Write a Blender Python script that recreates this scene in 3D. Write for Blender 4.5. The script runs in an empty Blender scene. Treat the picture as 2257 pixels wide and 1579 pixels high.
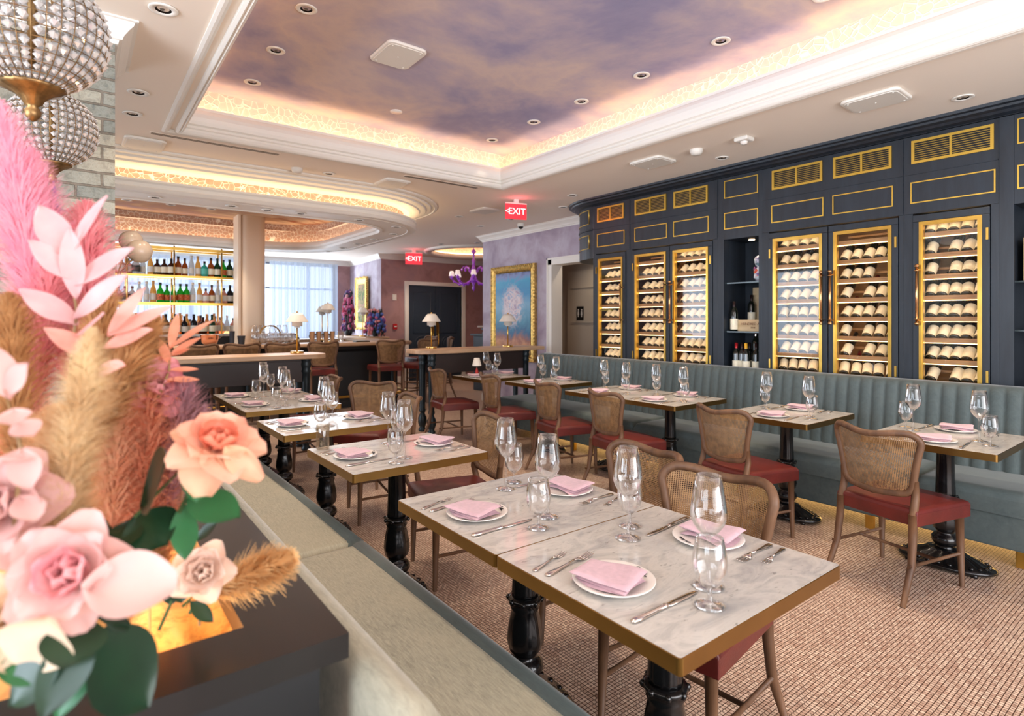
import bpy, math, random
from mathutils import Vector, Matrix
from mathutils.geometry import tessellate_polygon
random.seed(7)
PI = math.pi
S = bpy.context.scene
COL = S.collection
CEIL = 2.95

# ---------------------------------------------------------------- camera
cd = bpy.data.cameras.new('camera'); cam = bpy.data.objects.new('camera', cd); COL.objects.link(cam)
cam.location = (0, 0, 1.45)
cam.rotation_euler = (PI / 2, 0, -math.atan2(958.5, 1254.0))
cd.sensor_width = 36; cd.lens = 1254 / 2257 * 36; cd.shift_y = -84.5 / 2257
cd.clip_start = 0.05; cd.clip_end = 60
cd.dof.use_dof = True; cd.dof.focus_distance = 2.5; cd.dof.aperture_fstop = 3.2
S.camera = cam
# ---------------------------------------------------------------- world, exposure
W = bpy.data.worlds.new('world'); S.world = W; W.use_nodes = True
W.node_tree.nodes['Background'].inputs[0].default_value = (0.75, 0.86, 1, 1)
W.node_tree.nodes['Background'].inputs[1].default_value = 1.0
S.view_settings.view_transform = 'Standard'; S.view_settings.look = 'None'
S.view_settings.exposure = 0.2; S.view_settings.gamma = 1.0; S.view_settings.use_curve_mapping = False
S.cycles.max_bounces = 7; S.cycles.diffuse_bounces = 4; S.cycles.glossy_bounces = 4
S.cycles.transmission_bounces = 6; S.cycles.transparent_max_bounces = 24
S.cycles.caustics_reflective = False; S.cycles.caustics_refractive = False
S.cycles.sample_clamp_indirect = 4.0
try: S.cycles.use_denoising = True
except Exception: pass

def area(name, loc, rot, sx, sy, power, color, spread=PI):
    l = bpy.data.lights.new(name, 'AREA'); l.shape = 'RECTANGLE'; l.size = sx; l.size_y = sy
    l.energy = power; l.color = color; l.spread = spread
    o = bpy.data.objects.new(name, l); o.location = loc; o.rotation_euler = rot; COL.objects.link(o); return o
WARM = (1.0, 0.66, 0.36); COOL = (0.80, 0.90, 1.0); SOFT = (1.0, 0.80, 0.60)
# daylight through the tall windows of the left wall and the wall behind the camera
area('window_daylight_left', (-3.8, 0.3, 1.5), (0, -PI / 2, 0), 2.3, 4.6, 290, COOL)
area('window_daylight_back', (1.6, -2.8, 1.5), (PI / 2, 0, 0), 4.6, 2.3, 190, (1.0, 0.96, 0.92))
area('window_daylight_far', (2.4, 14.1, 1.6), (-PI / 2, 0, 0), 6.2, 2.6, 170, COOL)
area('window_daylight_bar', (-3.8, 8.2, 1.5), (0, -PI / 2, 0), 2.3, 4.0, 120, COOL)
def spot(loc, power, color=SOFT, ang=75, blend=0.6, aim=None):
    l = bpy.data.lights.new('downlight_beam', 'SPOT'); l.energy = power; l.color = color
    l.spot_size = math.radians(ang); l.spot_blend = blend; l.shadow_soft_size = 0.035
    o = bpy.data.objects.new('downlight_beam', l); o.location = loc; COL.objects.link(o)
    if aim:
        o.rotation_euler = (Vector(aim) - Vector(loc)).to_track_quat('-Z', 'Y').to_euler()
    return o

# ---------------------------------------------------------------- colour + materials
def lin(c):
    return tuple((x / 255 / 12.92) if x / 255 <= 0.04045 else ((x / 255 + 0.055) / 1.055) ** 2.4 for x in c) + (1,)
MATS = {}
class NT:
    def __init__(s, name):
        m = bpy.data.materials.new(name); m.use_nodes = True; s.m = m; s.n = m.node_tree.nodes; s.l = m.node_tree.links
        s.b = s.n['Principled BSDF']; s.out = s.n['Material Output']
    def add(s, t, **kw):
        n = s.n.new(t)
        for k, v in kw.items(): setattr(n, k, v)
        return n
    def link(s, a, b): s.l.new(a, b)
    def tc(s, scale=(1, 1, 1), rot=(0, 0, 0), src='Object'):
        t = s.add('ShaderNodeTexCoord'); mp = s.add('ShaderNodeMapping')
        mp.inputs['Scale'].default_value = scale; mp.inputs['Rotation'].default_value = rot
        s.link(t.outputs[src], mp.inputs[0]); return mp.outputs[0]
    def noise(s, vec, scale, detail=3, rough=0.5, dist=0):
        n = s.add('ShaderNodeTexNoise'); n.inputs['Scale'].default_value = scale; n.inputs['Detail'].default_value = detail
        n.inputs['Roughness'].default_value = rough; n.inputs['Distortion'].default_value = dist
        s.link(vec, n.inputs['Vector']); return n.outputs[0]
    def ramp(s, fac, stops):
        r = s.add('ShaderNodeValToRGB'); e = r.color_ramp.elements
        while len(e) > 1: e.remove(e[-1])
        e[0].position = stops[0][0]; e[0].color = lin(stops[0][1])
        for p, c in stops[1:]:
            k = e.new(p); k.color = lin(c)
        s.link(fac, r.inputs[0]); return r.outputs[0]
    def math(s, op, a, b=None, c=None):
        n = s.add('ShaderNodeMath', operation=op)
        for i, v in enumerate((a, b, c)):
            if v is None: continue
            if isinstance(v, (int, float)): n.inputs[i].default_value = v
            else: s.link(v, n.inputs[i])
        return n.outputs[0]
    def mix(s, fac, a, b, mode='MIX'):
        n = s.add('ShaderNodeMixRGB', blend_type=mode)
        for i, v in enumerate((fac, a, b)):
            if isinstance(v, (int, float)): n.inputs[i].default_value = v
            elif isinstance(v, tuple): n.inputs[i].default_value = v
            else: s.link(v, n.inputs[i])
        return n.outputs[0]
    def bump(s, h, strength=0.3, dist=0.01):
        n = s.add('ShaderNodeBump'); n.inputs['Strength'].default_value = strength; n.inputs['Distance'].default_value = dist
        s.link(h, n.inputs['Height']); s.link(n.outputs[0], s.b.inputs['Normal'])
    def setp(s, **kw):
        for k, v in kw.items(): s.b.inputs[k.replace('_', ' ')].default_value = v
def mat(name, col, rough=0.5, metal=0.0, var=0.0, vs=20, bump=0, bs=60, coat=0, trans=0, emis=None, es=0, sheen=0, stretch=(1, 1, 1), alpha=None):
    if name in MATS: return MATS[name]
    t = NT(name); t.setp(Base_Color=lin(col), Roughness=rough, Metallic=metal)
    if coat: t.setp(Coat_Weight=coat, Coat_Roughness=0.08)
    if trans: t.setp(Transmission_Weight=trans)
    if sheen: t.setp(Sheen_Weight=sheen)
    if emis: t.setp(Emission_Color=lin(emis), Emission_Strength=es)
    if var:
        v = t.tc(stretch); n = t.noise(v, vs, 4)
        lo = tuple(max(0, x * (1 - var)) for x in col); hi = tuple(min(255, x * (1 + var)) for x in col)
        t.link(t.ramp(n, [(0.3, lo), (0.7, hi)]), t.b.inputs['Base Color'])
    if bump:
        v = t.tc(stretch); t.bump(t.noise(v, bs, 4), bump, 0.004)
    MATS[name] = t.m; return t.m
def thin_glass(name, tint=(1, 1, 1), refl=1.0, edge=0.35, base=0.03):
    if name in MATS: return MATS[name]
    t = NT(name); tr = t.add('ShaderNodeBsdfTransparent'); tr.inputs[0].default_value = tint + (1,)
    gl = t.add('ShaderNodeBsdfGlossy'); gl.inputs['Roughness'].default_value = 0.02; gl.inputs['Color'].default_value = (refl, refl, refl, 1)
    lw = t.add('ShaderNodeLayerWeight'); lw.inputs['Blend'].default_value = edge
    f = t.math('MINIMUM', t.math('ADD', t.math('MULTIPLY', t.math('POWER', lw.outputs['Facing'], 2.6), edge), base), 0.9)
    mx = t.add('ShaderNodeMixShader'); t.link(f, mx.inputs[0]); t.link(tr.outputs[0], mx.inputs[1]); t.link(gl.outputs[0], mx.inputs[2])
    t.link(mx.outputs[0], t.out.inputs['Surface']); MATS[name] = t.m; return t.m
def emit(name, col, st):
    if name in MATS: return MATS[name]
    t = NT(name); t.setp(Base_Color=(0, 0, 0, 1), Emission_Color=lin(col), Emission_Strength=st, Roughness=1); MATS[name] = t.m; return t.m

def m_floor():
    t = NT('mosaic floor'); v = t.tc(); br = t.add('ShaderNodeTexBrick')
    br.offset = 0.0; br.squash = 1.0
    for k, x in dict(Scale=1.0, Mortar_Size=0.0017).items(): br.inputs[k.replace('_', ' ')].default_value = x
    br.inputs['Brick Width'].default_value = 0.0165; br.inputs['Row Height'].default_value = 0.0165
    br.inputs['Mortar Smooth'].default_value = 0.25; br.inputs['Bias'].default_value = 0.0
    br.inputs['Color1'].default_value = lin((232, 212, 194)); br.inputs['Color2'].default_value = lin((192, 162, 144))
    br.inputs['Mortar'].default_value = lin((84, 58, 46))
    w = t.noise(v, 6, 2); n = t.add('ShaderNodeVectorMath', operation='ADD')
    t.link(v, n.inputs[0]); sc = t.math('MULTIPLY', w, 0.004); t.link(sc, n.inputs[1]); t.link(n.outputs[0], br.inputs['Vector'])
    n2 = t.noise(v, 70, 1); r = t.ramp(n2, [(0.35, (196, 180, 170)), (0.6, (255, 250, 244))])
    t.link(t.mix(0.55, br.outputs[0], r, 'MULTIPLY'), t.b.inputs['Base Color'])
    t.setp(Roughness=0.42); t.bump(t.math('SUBTRACT', 1.0, br.outputs[1]), 0.5, 0.002); return t.m
def m_wood(name, a, b, scale=12, rough=0.5, stretch=(0.15, 1, 1), bump=0.1, coat=0):
    if name in MATS: return MATS[name]
    t = NT(name); v = t.tc(stretch); n = t.noise(v, scale, 5, 0.65, 0.6)
    t.link(t.ramp(n, [(0.3, a), (0.7, b)]), t.b.inputs['Base Color']); t.setp(Roughness=rough)
    if coat: t.setp(Coat_Weight=coat)
    t.bump(n, bump, 0.003); MATS[name] = t.m; return t.m
def m_marble():
    t = NT('white marble'); v = t.tc((1.0, 2.6, 1)); a = t.noise(v, 4.5, 8, 0.62, 1.4); b = t.noise(v, 22, 6, 0.6, 0.8)
    c1 = t.ramp(a, [(0.34, (176, 174, 172)), (0.47, (198, 194, 189)), (0.53, (206, 202, 196)), (0.66, (184, 181, 177)), (0.8, (202, 198, 192))])
    c2 = t.ramp(b, [(0.29, (138, 136, 136)), (0.38, (248, 246, 243)), (1, (255, 255, 255))])
    t.link(t.mix(0.7, c1, c2, 'MULTIPLY'), t.b.inputs['Base Color']); t.setp(Roughness=0.13); return t.m
def m_clouds(name, stops, scale=0.8, dist=0.6, rough=0.8, vscale=(1, 1, 1)):
    t = NT(name); v = t.tc(vscale); n = t.noise(v, scale, 7, 0.6, dist)
    t.link(t.ramp(n, stops), t.b.inputs['Base Color']); t.setp(Roughness=rough); return t.m
def m_band(name='honeycomb frieze', c1=(206, 166, 140), c2=(190, 150, 126), bs=.8):
    t = NT(name); v = t.tc(); vo = t.add('ShaderNodeTexVoronoi', feature='DISTANCE_TO_EDGE')
    vo.inputs['Scale'].default_value = 18; t.link(v, vo.inputs['Vector'])
    c = t.ramp(vo.outputs['Distance'], [(0.03, (250, 238, 220)), (0.07, c1), (0.4, c2)])
    t.link(c, t.b.inputs['Base Color']); t.setp(Roughness=0.6)
    t.bump(t.ramp(vo.outputs['Distance'], [(0.03, (255, 255, 255)), (0.1, (0, 0, 0))]), bs, 0.012); return t.m
def m_brick():
    t = NT('whitewashed brick'); v0 = t.tc(rot=(PI / 2, 0, 0)); w = t.noise(v0, 14, 4)
    va = t.add('ShaderNodeVectorMath', operation='ADD'); t.link(v0, va.inputs[0]); t.link(t.math('MULTIPLY', w, 0.012), va.inputs[1])
    br = t.add('ShaderNodeTexBrick'); t.link(va.outputs[0], br.inputs['Vector'])
    for k, x in {'Scale': 1.0, 'Mortar Size': 0.0065, 'Mortar Smooth': 0.3, 'Brick Width': 0.21, 'Row Height': 0.068}.items(): br.inputs[k].default_value = x
    br.inputs['Color1'].default_value = lin((190, 186, 172)); br.inputs['Color2'].default_value = lin((140, 146, 142)); br.inputs['Mortar'].default_value = lin((134, 126, 116))
    n = t.noise(v0, 22, 8, 0.78, 0.3); c = t.ramp(n, [(0.32, (92, 110, 118)), (0.45, (200, 190, 170)), (0.55, (240, 234, 222)), (0.68, (150, 150, 130)), (0.78, (176, 120, 100))])
    t.link(t.mix(0.62, br.outputs[0], c, 'MULTIPLY'), t.b.inputs['Base Color']); t.setp(Roughness=0.85)
    h = t.math('ADD', t.math('MULTIPLY', br.outputs[1], -1.0), t.math('MULTIPLY', n, 0.6)); t.bump(h, 0.9, 0.012); return t.m
def m_cane():
    t = NT('woven cane'); tc = t.add('ShaderNodeTexCoord'); sp = t.add('ShaderNodeSeparateXYZ'); t.link(tc.outputs['Object'], sp.inputs[0])
    f1 = t.math('FRACT', t.math('MULTIPLY', sp.outputs[1], 135.0)); f2 = t.math('FRACT', t.math('MULTIPLY', sp.outputs[2], 135.0))
    a = t.math('MAXIMUM', t.math('GREATER_THAN', f1, 0.52), t.math('GREATER_THAN', f2, 0.52))
    v = t.tc(); n = t.noise(v, 30, 3)
    col = t.mix(t.math('GREATER_THAN', f1, 0.42), t.ramp(n, [(0.3, (104, 74, 48)), (0.7, (146, 108, 70))]), t.ramp(n, [(0.3, (128, 96, 62)), (0.7, (168, 130, 88))]))
    t.link(col, t.b.inputs['Base Color']); t.setp(Roughness=0.6); t.link(a, t.b.inputs['Alpha']); return t.m
def m_velvet(name, a, b, c):
    t = NT(name); v = t.tc((6, 1, 1)); n = t.noise(v, 26, 6, 0.7, 0.5); n2 = t.noise(t.tc(), 3.0, 4, 0.6, 0.4)
    base = t.mix(t.math('MULTIPLY', n2, 0.9), t.ramp(n, [(0.3, a), (0.7, b)]), lin(c)); t.link(base, t.b.inputs['Base Color'])
    t.setp(Roughness=0.7, Sheen_Weight=0.35, Sheen_Roughness=0.35); t.bump(n, 0.15, 0.002); return t.m
def m_slats(name, a, b): return m_wood(name, a, b, 18, 0.45, (1, 0.2, 1))

M = dict(
 floor=m_floor(), marble=m_marble(), band=m_band(), bandt=m_band('pale honeycomb frieze', (238, 208, 192), (230, 198, 184), .35), brick=m_brick(), cane=m_cane(),
 ceil=mat('ceiling paint', (248, 236, 222), 0.85), trim=mat('white trim paint', (240, 236, 228), 0.5),
 mural=m_clouds('painted sky mural', [(0.25, (126, 130, 168)), (0.40, (156, 152, 182)), (0.48, (186, 174, 188)), (0.56, (212, 194, 190)), (0.66, (186, 172, 188)), (0.8, (226, 208, 198))], 0.7, 0.25),
 mural2=m_clouds('painted sunset mural', [(0.3, (170, 150, 176)), (0.42, (206, 168, 140)), (0.5, (236, 206, 170)), (0.58, (170, 92, 60)), (0.66, (220, 180, 150)), (0.8, (120, 86, 80))], 0.9, 1.2, vscale=(0.5, 1.2, 1)),
 plaster=m_clouds('mauve limewash plaster', [(0.25, (146, 132, 150)), (0.45, (176, 162, 178)), (0.6, (194, 186, 200)), (0.8, (166, 146, 162))], 2.2, 0.5),
 plasterd=m_clouds('dusky rose limewash plaster', [(0.25, (140, 106, 108)), (0.5, (172, 134, 134)), (0.75, (150, 122, 130))], 2.0, 0.5),
 navy=m_wood('dark blue stained oak', (24, 30, 38), (38, 46, 56), 14, 0.42, (1, 1, 0.12), 0.15),
 navyd=mat('dark cabinet interior', (18, 20, 24), 0.5), door=mat('dark slate paint', (48, 60, 74), 0.4),
 brass=mat('brushed brass', (214, 172, 84), 0.28, 1.0, 0.06, 8), brassl=mat('polished brass', (236, 196, 120), 0.15, 1.0),
 brassband=mat('satin brass edge band', (158, 120, 66), 0.30, 1.0, 0.05, 6), gold=mat('gold leaf', (208, 172, 98), 0.4, 0.85, 0.2, 30, 0.6, 40),
 inlay=mat('brass inlay', (222, 184, 84), 0.35, 0.9),
 iron=mat('black cast iron', (16, 16, 18), 0.25, 0.3, 0, bump=0.25, bs=50, coat=0.5),
 wood=m_wood('weathered oak chair wood', (78, 54, 38), (118, 84, 58), 16, 0.55, (1, 1, 0.2)),
 oak=m_wood('pale oak', (176, 140, 108), (214, 180, 146), 9, 0.4, (0.12, 1, 1), 0.08),
 leather=mat('oxblood leather', (96, 31, 26), 0.4, 0, 0.12, 8, 0.25, 220, coat=0.1), 
 velvet=m_velvet('grey blue velvet', (50, 64, 68), (78, 94, 96), (98, 108, 106)),
 velvetl=m_velvet('pale sage velvet', (96, 100, 88), (176, 174, 156), (180, 172, 150)),
 rackwood=m_slats('rack wood', (170, 116, 66), (210, 156, 96)),
 cratewood=m_wood('pine crate wood', (184, 158, 122), (214, 190, 152), 10, 0.7, (1, 0.15, 1)),
 china=mat('white china', (238, 232, 226), 0.12), napkin=mat('pink linen', (206, 170, 180), 0.9, 0, 0.04, 60, 0.3, 400, sheen=0.3),
 silver=mat('polished steel', (226, 214, 204), 0.12, 1.0), ink=mat('black ink', (20, 18, 20), 0.5),
 glass=thin_glass('clear wine glass', (0.985, 0.985, 0.985), 1.0, 0.8, 0.02), pane=thin_glass('cabinet glass', (0.97, 0.98, 0.99), 1.0, 0.5, 0.026),
 shade=mat('white enamel shade', (232, 226, 216), 0.45), white=mat('white plastic', (230, 226, 218), 0.5), black=mat('black plastic', (14, 14, 15), 0.4),
 darkhole=mat('dark lamp reflector', (30, 22, 18), 0.25, 0.6), wine=mat('dark wine bottle glass', (18, 22, 16), 0.08, 0, coat=0.6),
 label=mat('cream paper label', (244, 234, 208), 0.7, 0, 0.05, 40), redcap=mat('red foil capsule', (176, 26, 34), 0.3, 0.4), blackcap=mat('dark foil capsule', (40, 22, 22), 0.3, 0.4),
 led=emit('warm led strip', (255, 214, 160), 9), ledc=emit('cabinet led strip', (255, 206, 140), 10), exitred=emit('exit red glow', (255, 190, 190), 2.6),
 exitw=mat('exit sign face', (190, 40, 50), 0.4, emis=(255, 50, 66), es=0.75),
)

# ---------------------------------------------------------------- mesh builder
class MB:
    def __init__(s): s.v = []; s.f = []; s.m = []; s.s = []
    def add(s, vs, fs, m=0, sm=False):
        b = len(s.v); s.v += [tuple(v) for v in vs]
        for f in fs: s.f.append(tuple(i + b for i in f)); s.m.append(m); s.s.append(sm)
        return s
    def box(s, x0, x1, y0, y1, z0, z1, m=0):
        v = [(x, y, z) for x in (x0, x1) for y in (y0, y1) for z in (z0, z1)]
        return s.add(v, [(0, 1, 3, 2), (4, 6, 7, 5), (0, 4, 5, 1), (2, 3, 7, 6), (0, 2, 6, 4), (1, 5, 7, 3)], m)
    def lathe(s, prof, n=24, c=(0, 0, 0), m=0, fl=None, sx=1, sy=1, sm=True, cap=True):
        vs = []
        for r, z in prof:
            for i in range(n):
                a = 2 * PI * i / n; rr = r * (fl(a, z) if fl else 1)
                vs.append((c[0] + rr * math.cos(a) * sx, c[1] + rr * math.sin(a) * sy, c[2] + z))
        fs = [(j * n + i, j * n + (i + 1) % n, (j + 1) * n + (i + 1) % n, (j + 1) * n + i) for j in range(len(prof) - 1) for i in range(n)]
        s.add(vs, fs, m, sm)
        if cap:
            b = len(s.v) - len(vs)
            if prof[0][0] > 1e-4: s.f.append(tuple(b + i for i in range(n))[::-1]); s.m.append(m); s.s.append(False)
            if prof[-1][0] > 1e-4: e = b + (len(prof) - 1) * n; s.f.append(tuple(e + i for i in range(n))); s.m.append(m); s.s.append(False)
        return s
    def tube(s, pts, r, n=8, m=0, closed=False, flat=1.0, sm=True, up=None):
        pts = [Vector(p) for p in pts]; N = len(pts); rs = r if isinstance(r, (list, tuple)) else [r] * N
        vs = []; prev = None
        for k, p in enumerate(pts):
            if closed: t = pts[(k + 1) % N] - pts[k - 1]
            else: t = pts[min(k + 1, N - 1)] - pts[max(k - 1, 0)]
            t = t.normalized() if t.length > 1e-9 else Vector((0, 0, 1))
            if up is not None: a = Vector(up)
            elif prev is None: a = Vector((0, 0, 1)) if abs(t.z) < 0.9 else Vector((1, 0, 0))
            else: a = prev
            a = (a - t * a.dot(t)).normalized(); prev = a; b = t.cross(a)
            for i in range(n):
                q = 2 * PI * (i + 0.5) / n; vs.append(p + a * math.cos(q) * rs[k] * flat + b * math.sin(q) * rs[k])
        K = N if closed else N - 1
        fs = [(k * n + i, k * n + (i + 1) % n, ((k + 1) % N) * n + (i + 1) % n, ((k + 1) % N) * n + i) for k in range(K) for i in range(n)]
        s.add(vs, fs, m, sm)
        if not closed:
            b = len(s.v) - len(vs)
            s.f.append(tuple(b + i for i in range(n))); s.m.append(m); s.s.append(False)
            s.f.append(tuple(b + (N - 1) * n + i for i in range(n))[::-1]); s.m.append(m); s.s.append(False)
        return s
    def grid(s, fn, nu, nv, m=0, sm=True, cu=False, cv=False):
        vs = [fn(i / (nu if cu else nu), j / (nv if cv else nv)) for i in range(nu + (0 if cu else 1)) for j in range(nv + (0 if cv else 1))]
        R = nv + (0 if cv else 1); C = nu + (0 if cu else 1)
        fs = [(i * R + j, ((i + 1) % C) * R + j, ((i + 1) % C) * R + (j + 1) % R, i * R + (j + 1) % R) for i in range(nu) for j in range(nv)]
        return s.add(vs, fs, m, sm)
    def prism(s, poly, z0, z1, m=0, sm=False):
        n = len(poly); vs = [(x, y, z0) for x, y in poly] + [(x, y, z1) for x, y in poly]
        s.add(vs, [tuple(range(n))[::-1], tuple(range(n, 2 * n))], m)
        b = len(s.v) - 2 * n
        for i in range(n):
            s.f.append((b + i, b + (i + 1) % n, b + n + (i + 1) % n, b + n + i)); s.m.append(m); s.s.append(sm)
        return s
    def sphere(s, c, r, n=16, m=0, sx=1, sy=1, sz=1):
        prof = [(max(r * math.sin(PI * k / (n // 2)), 0.0), -r * math.cos(PI * k / (n // 2)) * sz) for k in range(n // 2 + 1)]
        return s.lathe(prof, n, c, m, sx=sx, sy=sy, cap=False)
    def cushion(s, x0, x1, y0, y1, z0, z1, r=0.04, dome=0.01, m=0, n=10):
        # box whose upper edges are rounded and whose top swells
        def ease(t, L):
            d = min(t, 1 - t) * L
            return 0 if d >= r else r - math.sqrt(max(r * r - (r - d) ** 2, 0))
        ts = sorted(set([0, .01, .02, .04, .07, .1, .15, .22, .3, .4, .5, .6, .7, .78, .85, .9, .93, .96, .98, .99, 1]))
        N = len(ts) - 1
        def fn(u, v):
            u = ts[round(u * N)]; v = ts[round(v * N)]
            z = z1 - max(ease(u, x1 - x0), ease(v, y1 - y0)) - dome + dome * 16 * u * (1 - u) * v * (1 - v) ** 1
            return (x0 + (x1 - x0) * u, y0 + (y1 - y0) * v, z)
        s.grid(fn, N, N, m)
        zt = z1 - r - dome
        return s.box(x0, x1, y0, y1, z0, zt + 0.0005, m)
    def xf(s, mtx, start=0):
        for i in range(start, len(s.v)): s.v[i] = tuple(mtx @ Vector(s.v[i]))
        return s
    def build(s, name, mats, parent=None, bevel=0, seg=2, loc=None):
        me = bpy.data.meshes.new(name); me.from_pydata(s.v, [], s.f)
        for m in (mats if isinstance(mats, (list, tuple)) else [mats]): me.materials.append(m)
        me.polygons.foreach_set('material_index', s.m); me.polygons.foreach_set('use_smooth', s.s); me.update()
        o = bpy.data.objects.new(name, me); COL.objects.link(o)
        if parent is not None: o.parent = parent
        if loc: o.location = loc
        if bevel:
            b = o.modifiers.new('bevel', 'BEVEL'); b.width = bevel; b.segments = seg; b.limit_method = 'ANGLE'; b.angle_limit = 0.7
        return o
def thing(name, label, cat, loc=(0, 0, 0), rz=0, group=None):
    o = bpy.data.objects.new(name, None); COL.objects.link(o); o.location = loc; o.rotation_euler = (0, 0, rz)
    o.empty_display_size = 0.05; o['label'] = label; o['category'] = cat
    if group: o['group'] = group
    return o
def tag(o, label, cat, group=None, kind=None):
    o['label'] = label; o['category'] = cat
    if group: o['group'] = group
    if kind: o['kind'] = kind
    return o
def struct(name, mb, m, **k):
    o = mb.build(name, m, **k); o['kind'] = 'structure'; return o
KIDS = {}
def kids(o):
    return [c for c in o.children]
def dup(root, loc, rz=None, label=None, group=None, rot=None):
    def cp(o, par):
        c = o.copy(); COL.objects.link(c)
        if par is not None: c.parent = par; c.matrix_parent_inverse = o.matrix_parent_inverse
        for ch in o.children: cp(ch, c)
        return c
    r = cp(root, None); r.location = loc
    if rot is not None: r.rotation_euler = rot
    elif rz is not None: r.rotation_euler = (0, 0, rz)
    if label: r['label'] = label
    if group: r['group'] = group
    return r
class Maker:
    """first call places the original, later calls copy it"""
    def __init__(s, fn): s.fn = fn; s.root = None
    def __call__(s, loc, rz=0, label='', group=None, rot=None):
        if s.root is None:
            s.root = s.fn(); o = s.root; o.location = loc; o.rotation_euler = rot if rot is not None else (0, 0, rz)
            o['label'] = label
            if group: o['group'] = group
            return o
        return dup(s.root, loc, rz, label, group, rot)
def text(s, size, m, parent, name='lettering', loc=(0, 0, 0), rot=(0, 0, 0), ext=0.001, align='CENTER'):
    c = bpy.data.curves.new(name, 'FONT'); c.body = s; c.size = size; c.extrude = ext; c.align_x = align; c.align_y = 'CENTER'
    t = bpy.data.objects.new(name, c); COL.objects.link(t)
    dg = bpy.context.evaluated_depsgraph_get(); me = bpy.data.meshes.new_from_object(t.evaluated_get(dg))
    bpy.data.objects.remove(t); me.materials.clear(); me.materials.append(m)
    o = bpy.data.objects.new(name, me); COL.objects.link(o); o.parent = parent; o.location = loc; o.rotation_euler = rot; return o
def offs(poly, d):
    """offset a CCW polygon outward by d with mitres"""
    n = len(poly); out = []
    for i in range(n):
        p0, p1, p2 = Vector(poly[i - 1]), Vector(poly[i]), Vector(poly[(i + 1) % n])
        a = (p1 - p0).normalized(); b = (p2 - p1).normalized(); na = Vector((a.y, -a.x)); nb = Vector((b.y, -b.x))
        k = na + nb; k = k / max(k.dot(na), 0.2) if k.length > 1e-6 else na
        out.append((p1.x + k.x * d, p1.y + k.y * d))
    return out
def loopsweep(mb, poly, prof, m=0, sm=False, closed=True):
    n = len(poly); b = len(mb.v); vs = []
    for o, z in prof:
        vs += [(x, y, z) for x, y in offs(poly, o)]
    K = n if closed else n - 1
    fs = [(j * n + i, j * n + (i + 1) % n, (j + 1) * n + (i + 1) % n, (j + 1) * n + i) for j in range(len(prof) - 1) for i in range(K)]
    mb.add(vs, fs, m, sm)
def rrect(x0, x1, y0, y1, r, n=8):
    rs = r if isinstance(r, (list, tuple)) else [r] * 4; P = []
    for (cx, cy, a0, q) in ((x1 - rs[0], y0 + rs[0], -90, rs[0]), (x1 - rs[1], y1 - rs[1], 0, rs[1]), (x0 + rs[2], y1 - rs[2], 90, rs[2]), (x0 + rs[3], y0 + rs[3], 180, rs[3])):
        k = n if q > 0.001 else 0
        for i in range(k + 1):
            a = math.radians(a0 + 90 * i / max(k, 1)); P.append((cx + q * math.cos(a), cy + q * math.sin(a)))
    return P
def linsweep(mb, pts, prof, m=0):
    """sweep (offset to the left of travel, z) profile along an open 2D path"""
    n = len(pts); V = [Vector(p) for p in pts]; nr = []
    for i in range(n):
        a = (V[min(i + 1, n - 1)] - V[max(i - 1, 0)]).normalized() if i in (0, n - 1) else None
        if a is None:
            p = (V[i] - V[i - 1]).normalized(); q = (V[i + 1] - V[i]).normalized()
            na = Vector((-p.y, p.x)); nb = Vector((-q.y, q.x)); k = na + nb; k = k / k.dot(na)
        else: k = Vector((-a.y, a.x))
        nr.append(k)
    vs = [(V[i].x + nr[i].x * o, V[i].y + nr[i].y * o, z) for o, z in prof for i in range(n)]
    mb.add(vs, [(j * n + i, j * n + i + 1, (j + 1) * n + i + 1, (j + 1) * n + i) for j in range(len(prof) - 1) for i in range(n - 1)], m)
# ================================================================ THE SETTING
XL, XR, YB, YF = -4.0, 5.8, -3.0, 14.5
struct('floor', MB().box(XL - .2, 10.2, YB - .2, YF + .4, -0.1, 0), M['floor'])
TR = [(0.66, -1.6), (3.76, -1.6), (3.76, 5.12), (0.66, 5.12)]
RO = rrect(-3.7, 3.72, 6.17, 10.45, [1.15, 1.3, .3, .3], 14)
HOLE = rrect(-3.3, 3.3, 6.6, 10.0, [.5, .7, .1, .1], 6)
CH = [(7.0 + 1.05 * math.cos(2 * PI * i / 48), 10.4 + 1.05 * math.sin(2 * PI * i / 48)) for i in range(48)]
def sheet(outer, holes, z, mb, m=0):
    loops = [[Vector((x, y, 0)) for x, y in outer]] + [[Vector((x, y, 0)) for x, y in h] for h in holes]
    pts = [(p.x, p.y, z) for l in loops for p in l]
    mb.add(pts, [tuple(t) for t in tessellate_polygon(loops)], m)
c = MB(); out = [(XL - .2, YB - .2), (10.2, YB - .2), (10.2, YF + .4), (XL - .2, YF + .4)]
sheet(out, [TR, HOLE, CH], CEIL, c)
struct('ceiling', c, M['ceil'])
struct('trim_1', MB().box(XL - .2, 10.2, YB - .2, YF + .4, 3.5, 3.6), M['ceil'])['label'] = 'roof slab above the recessed ceilings'
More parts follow.
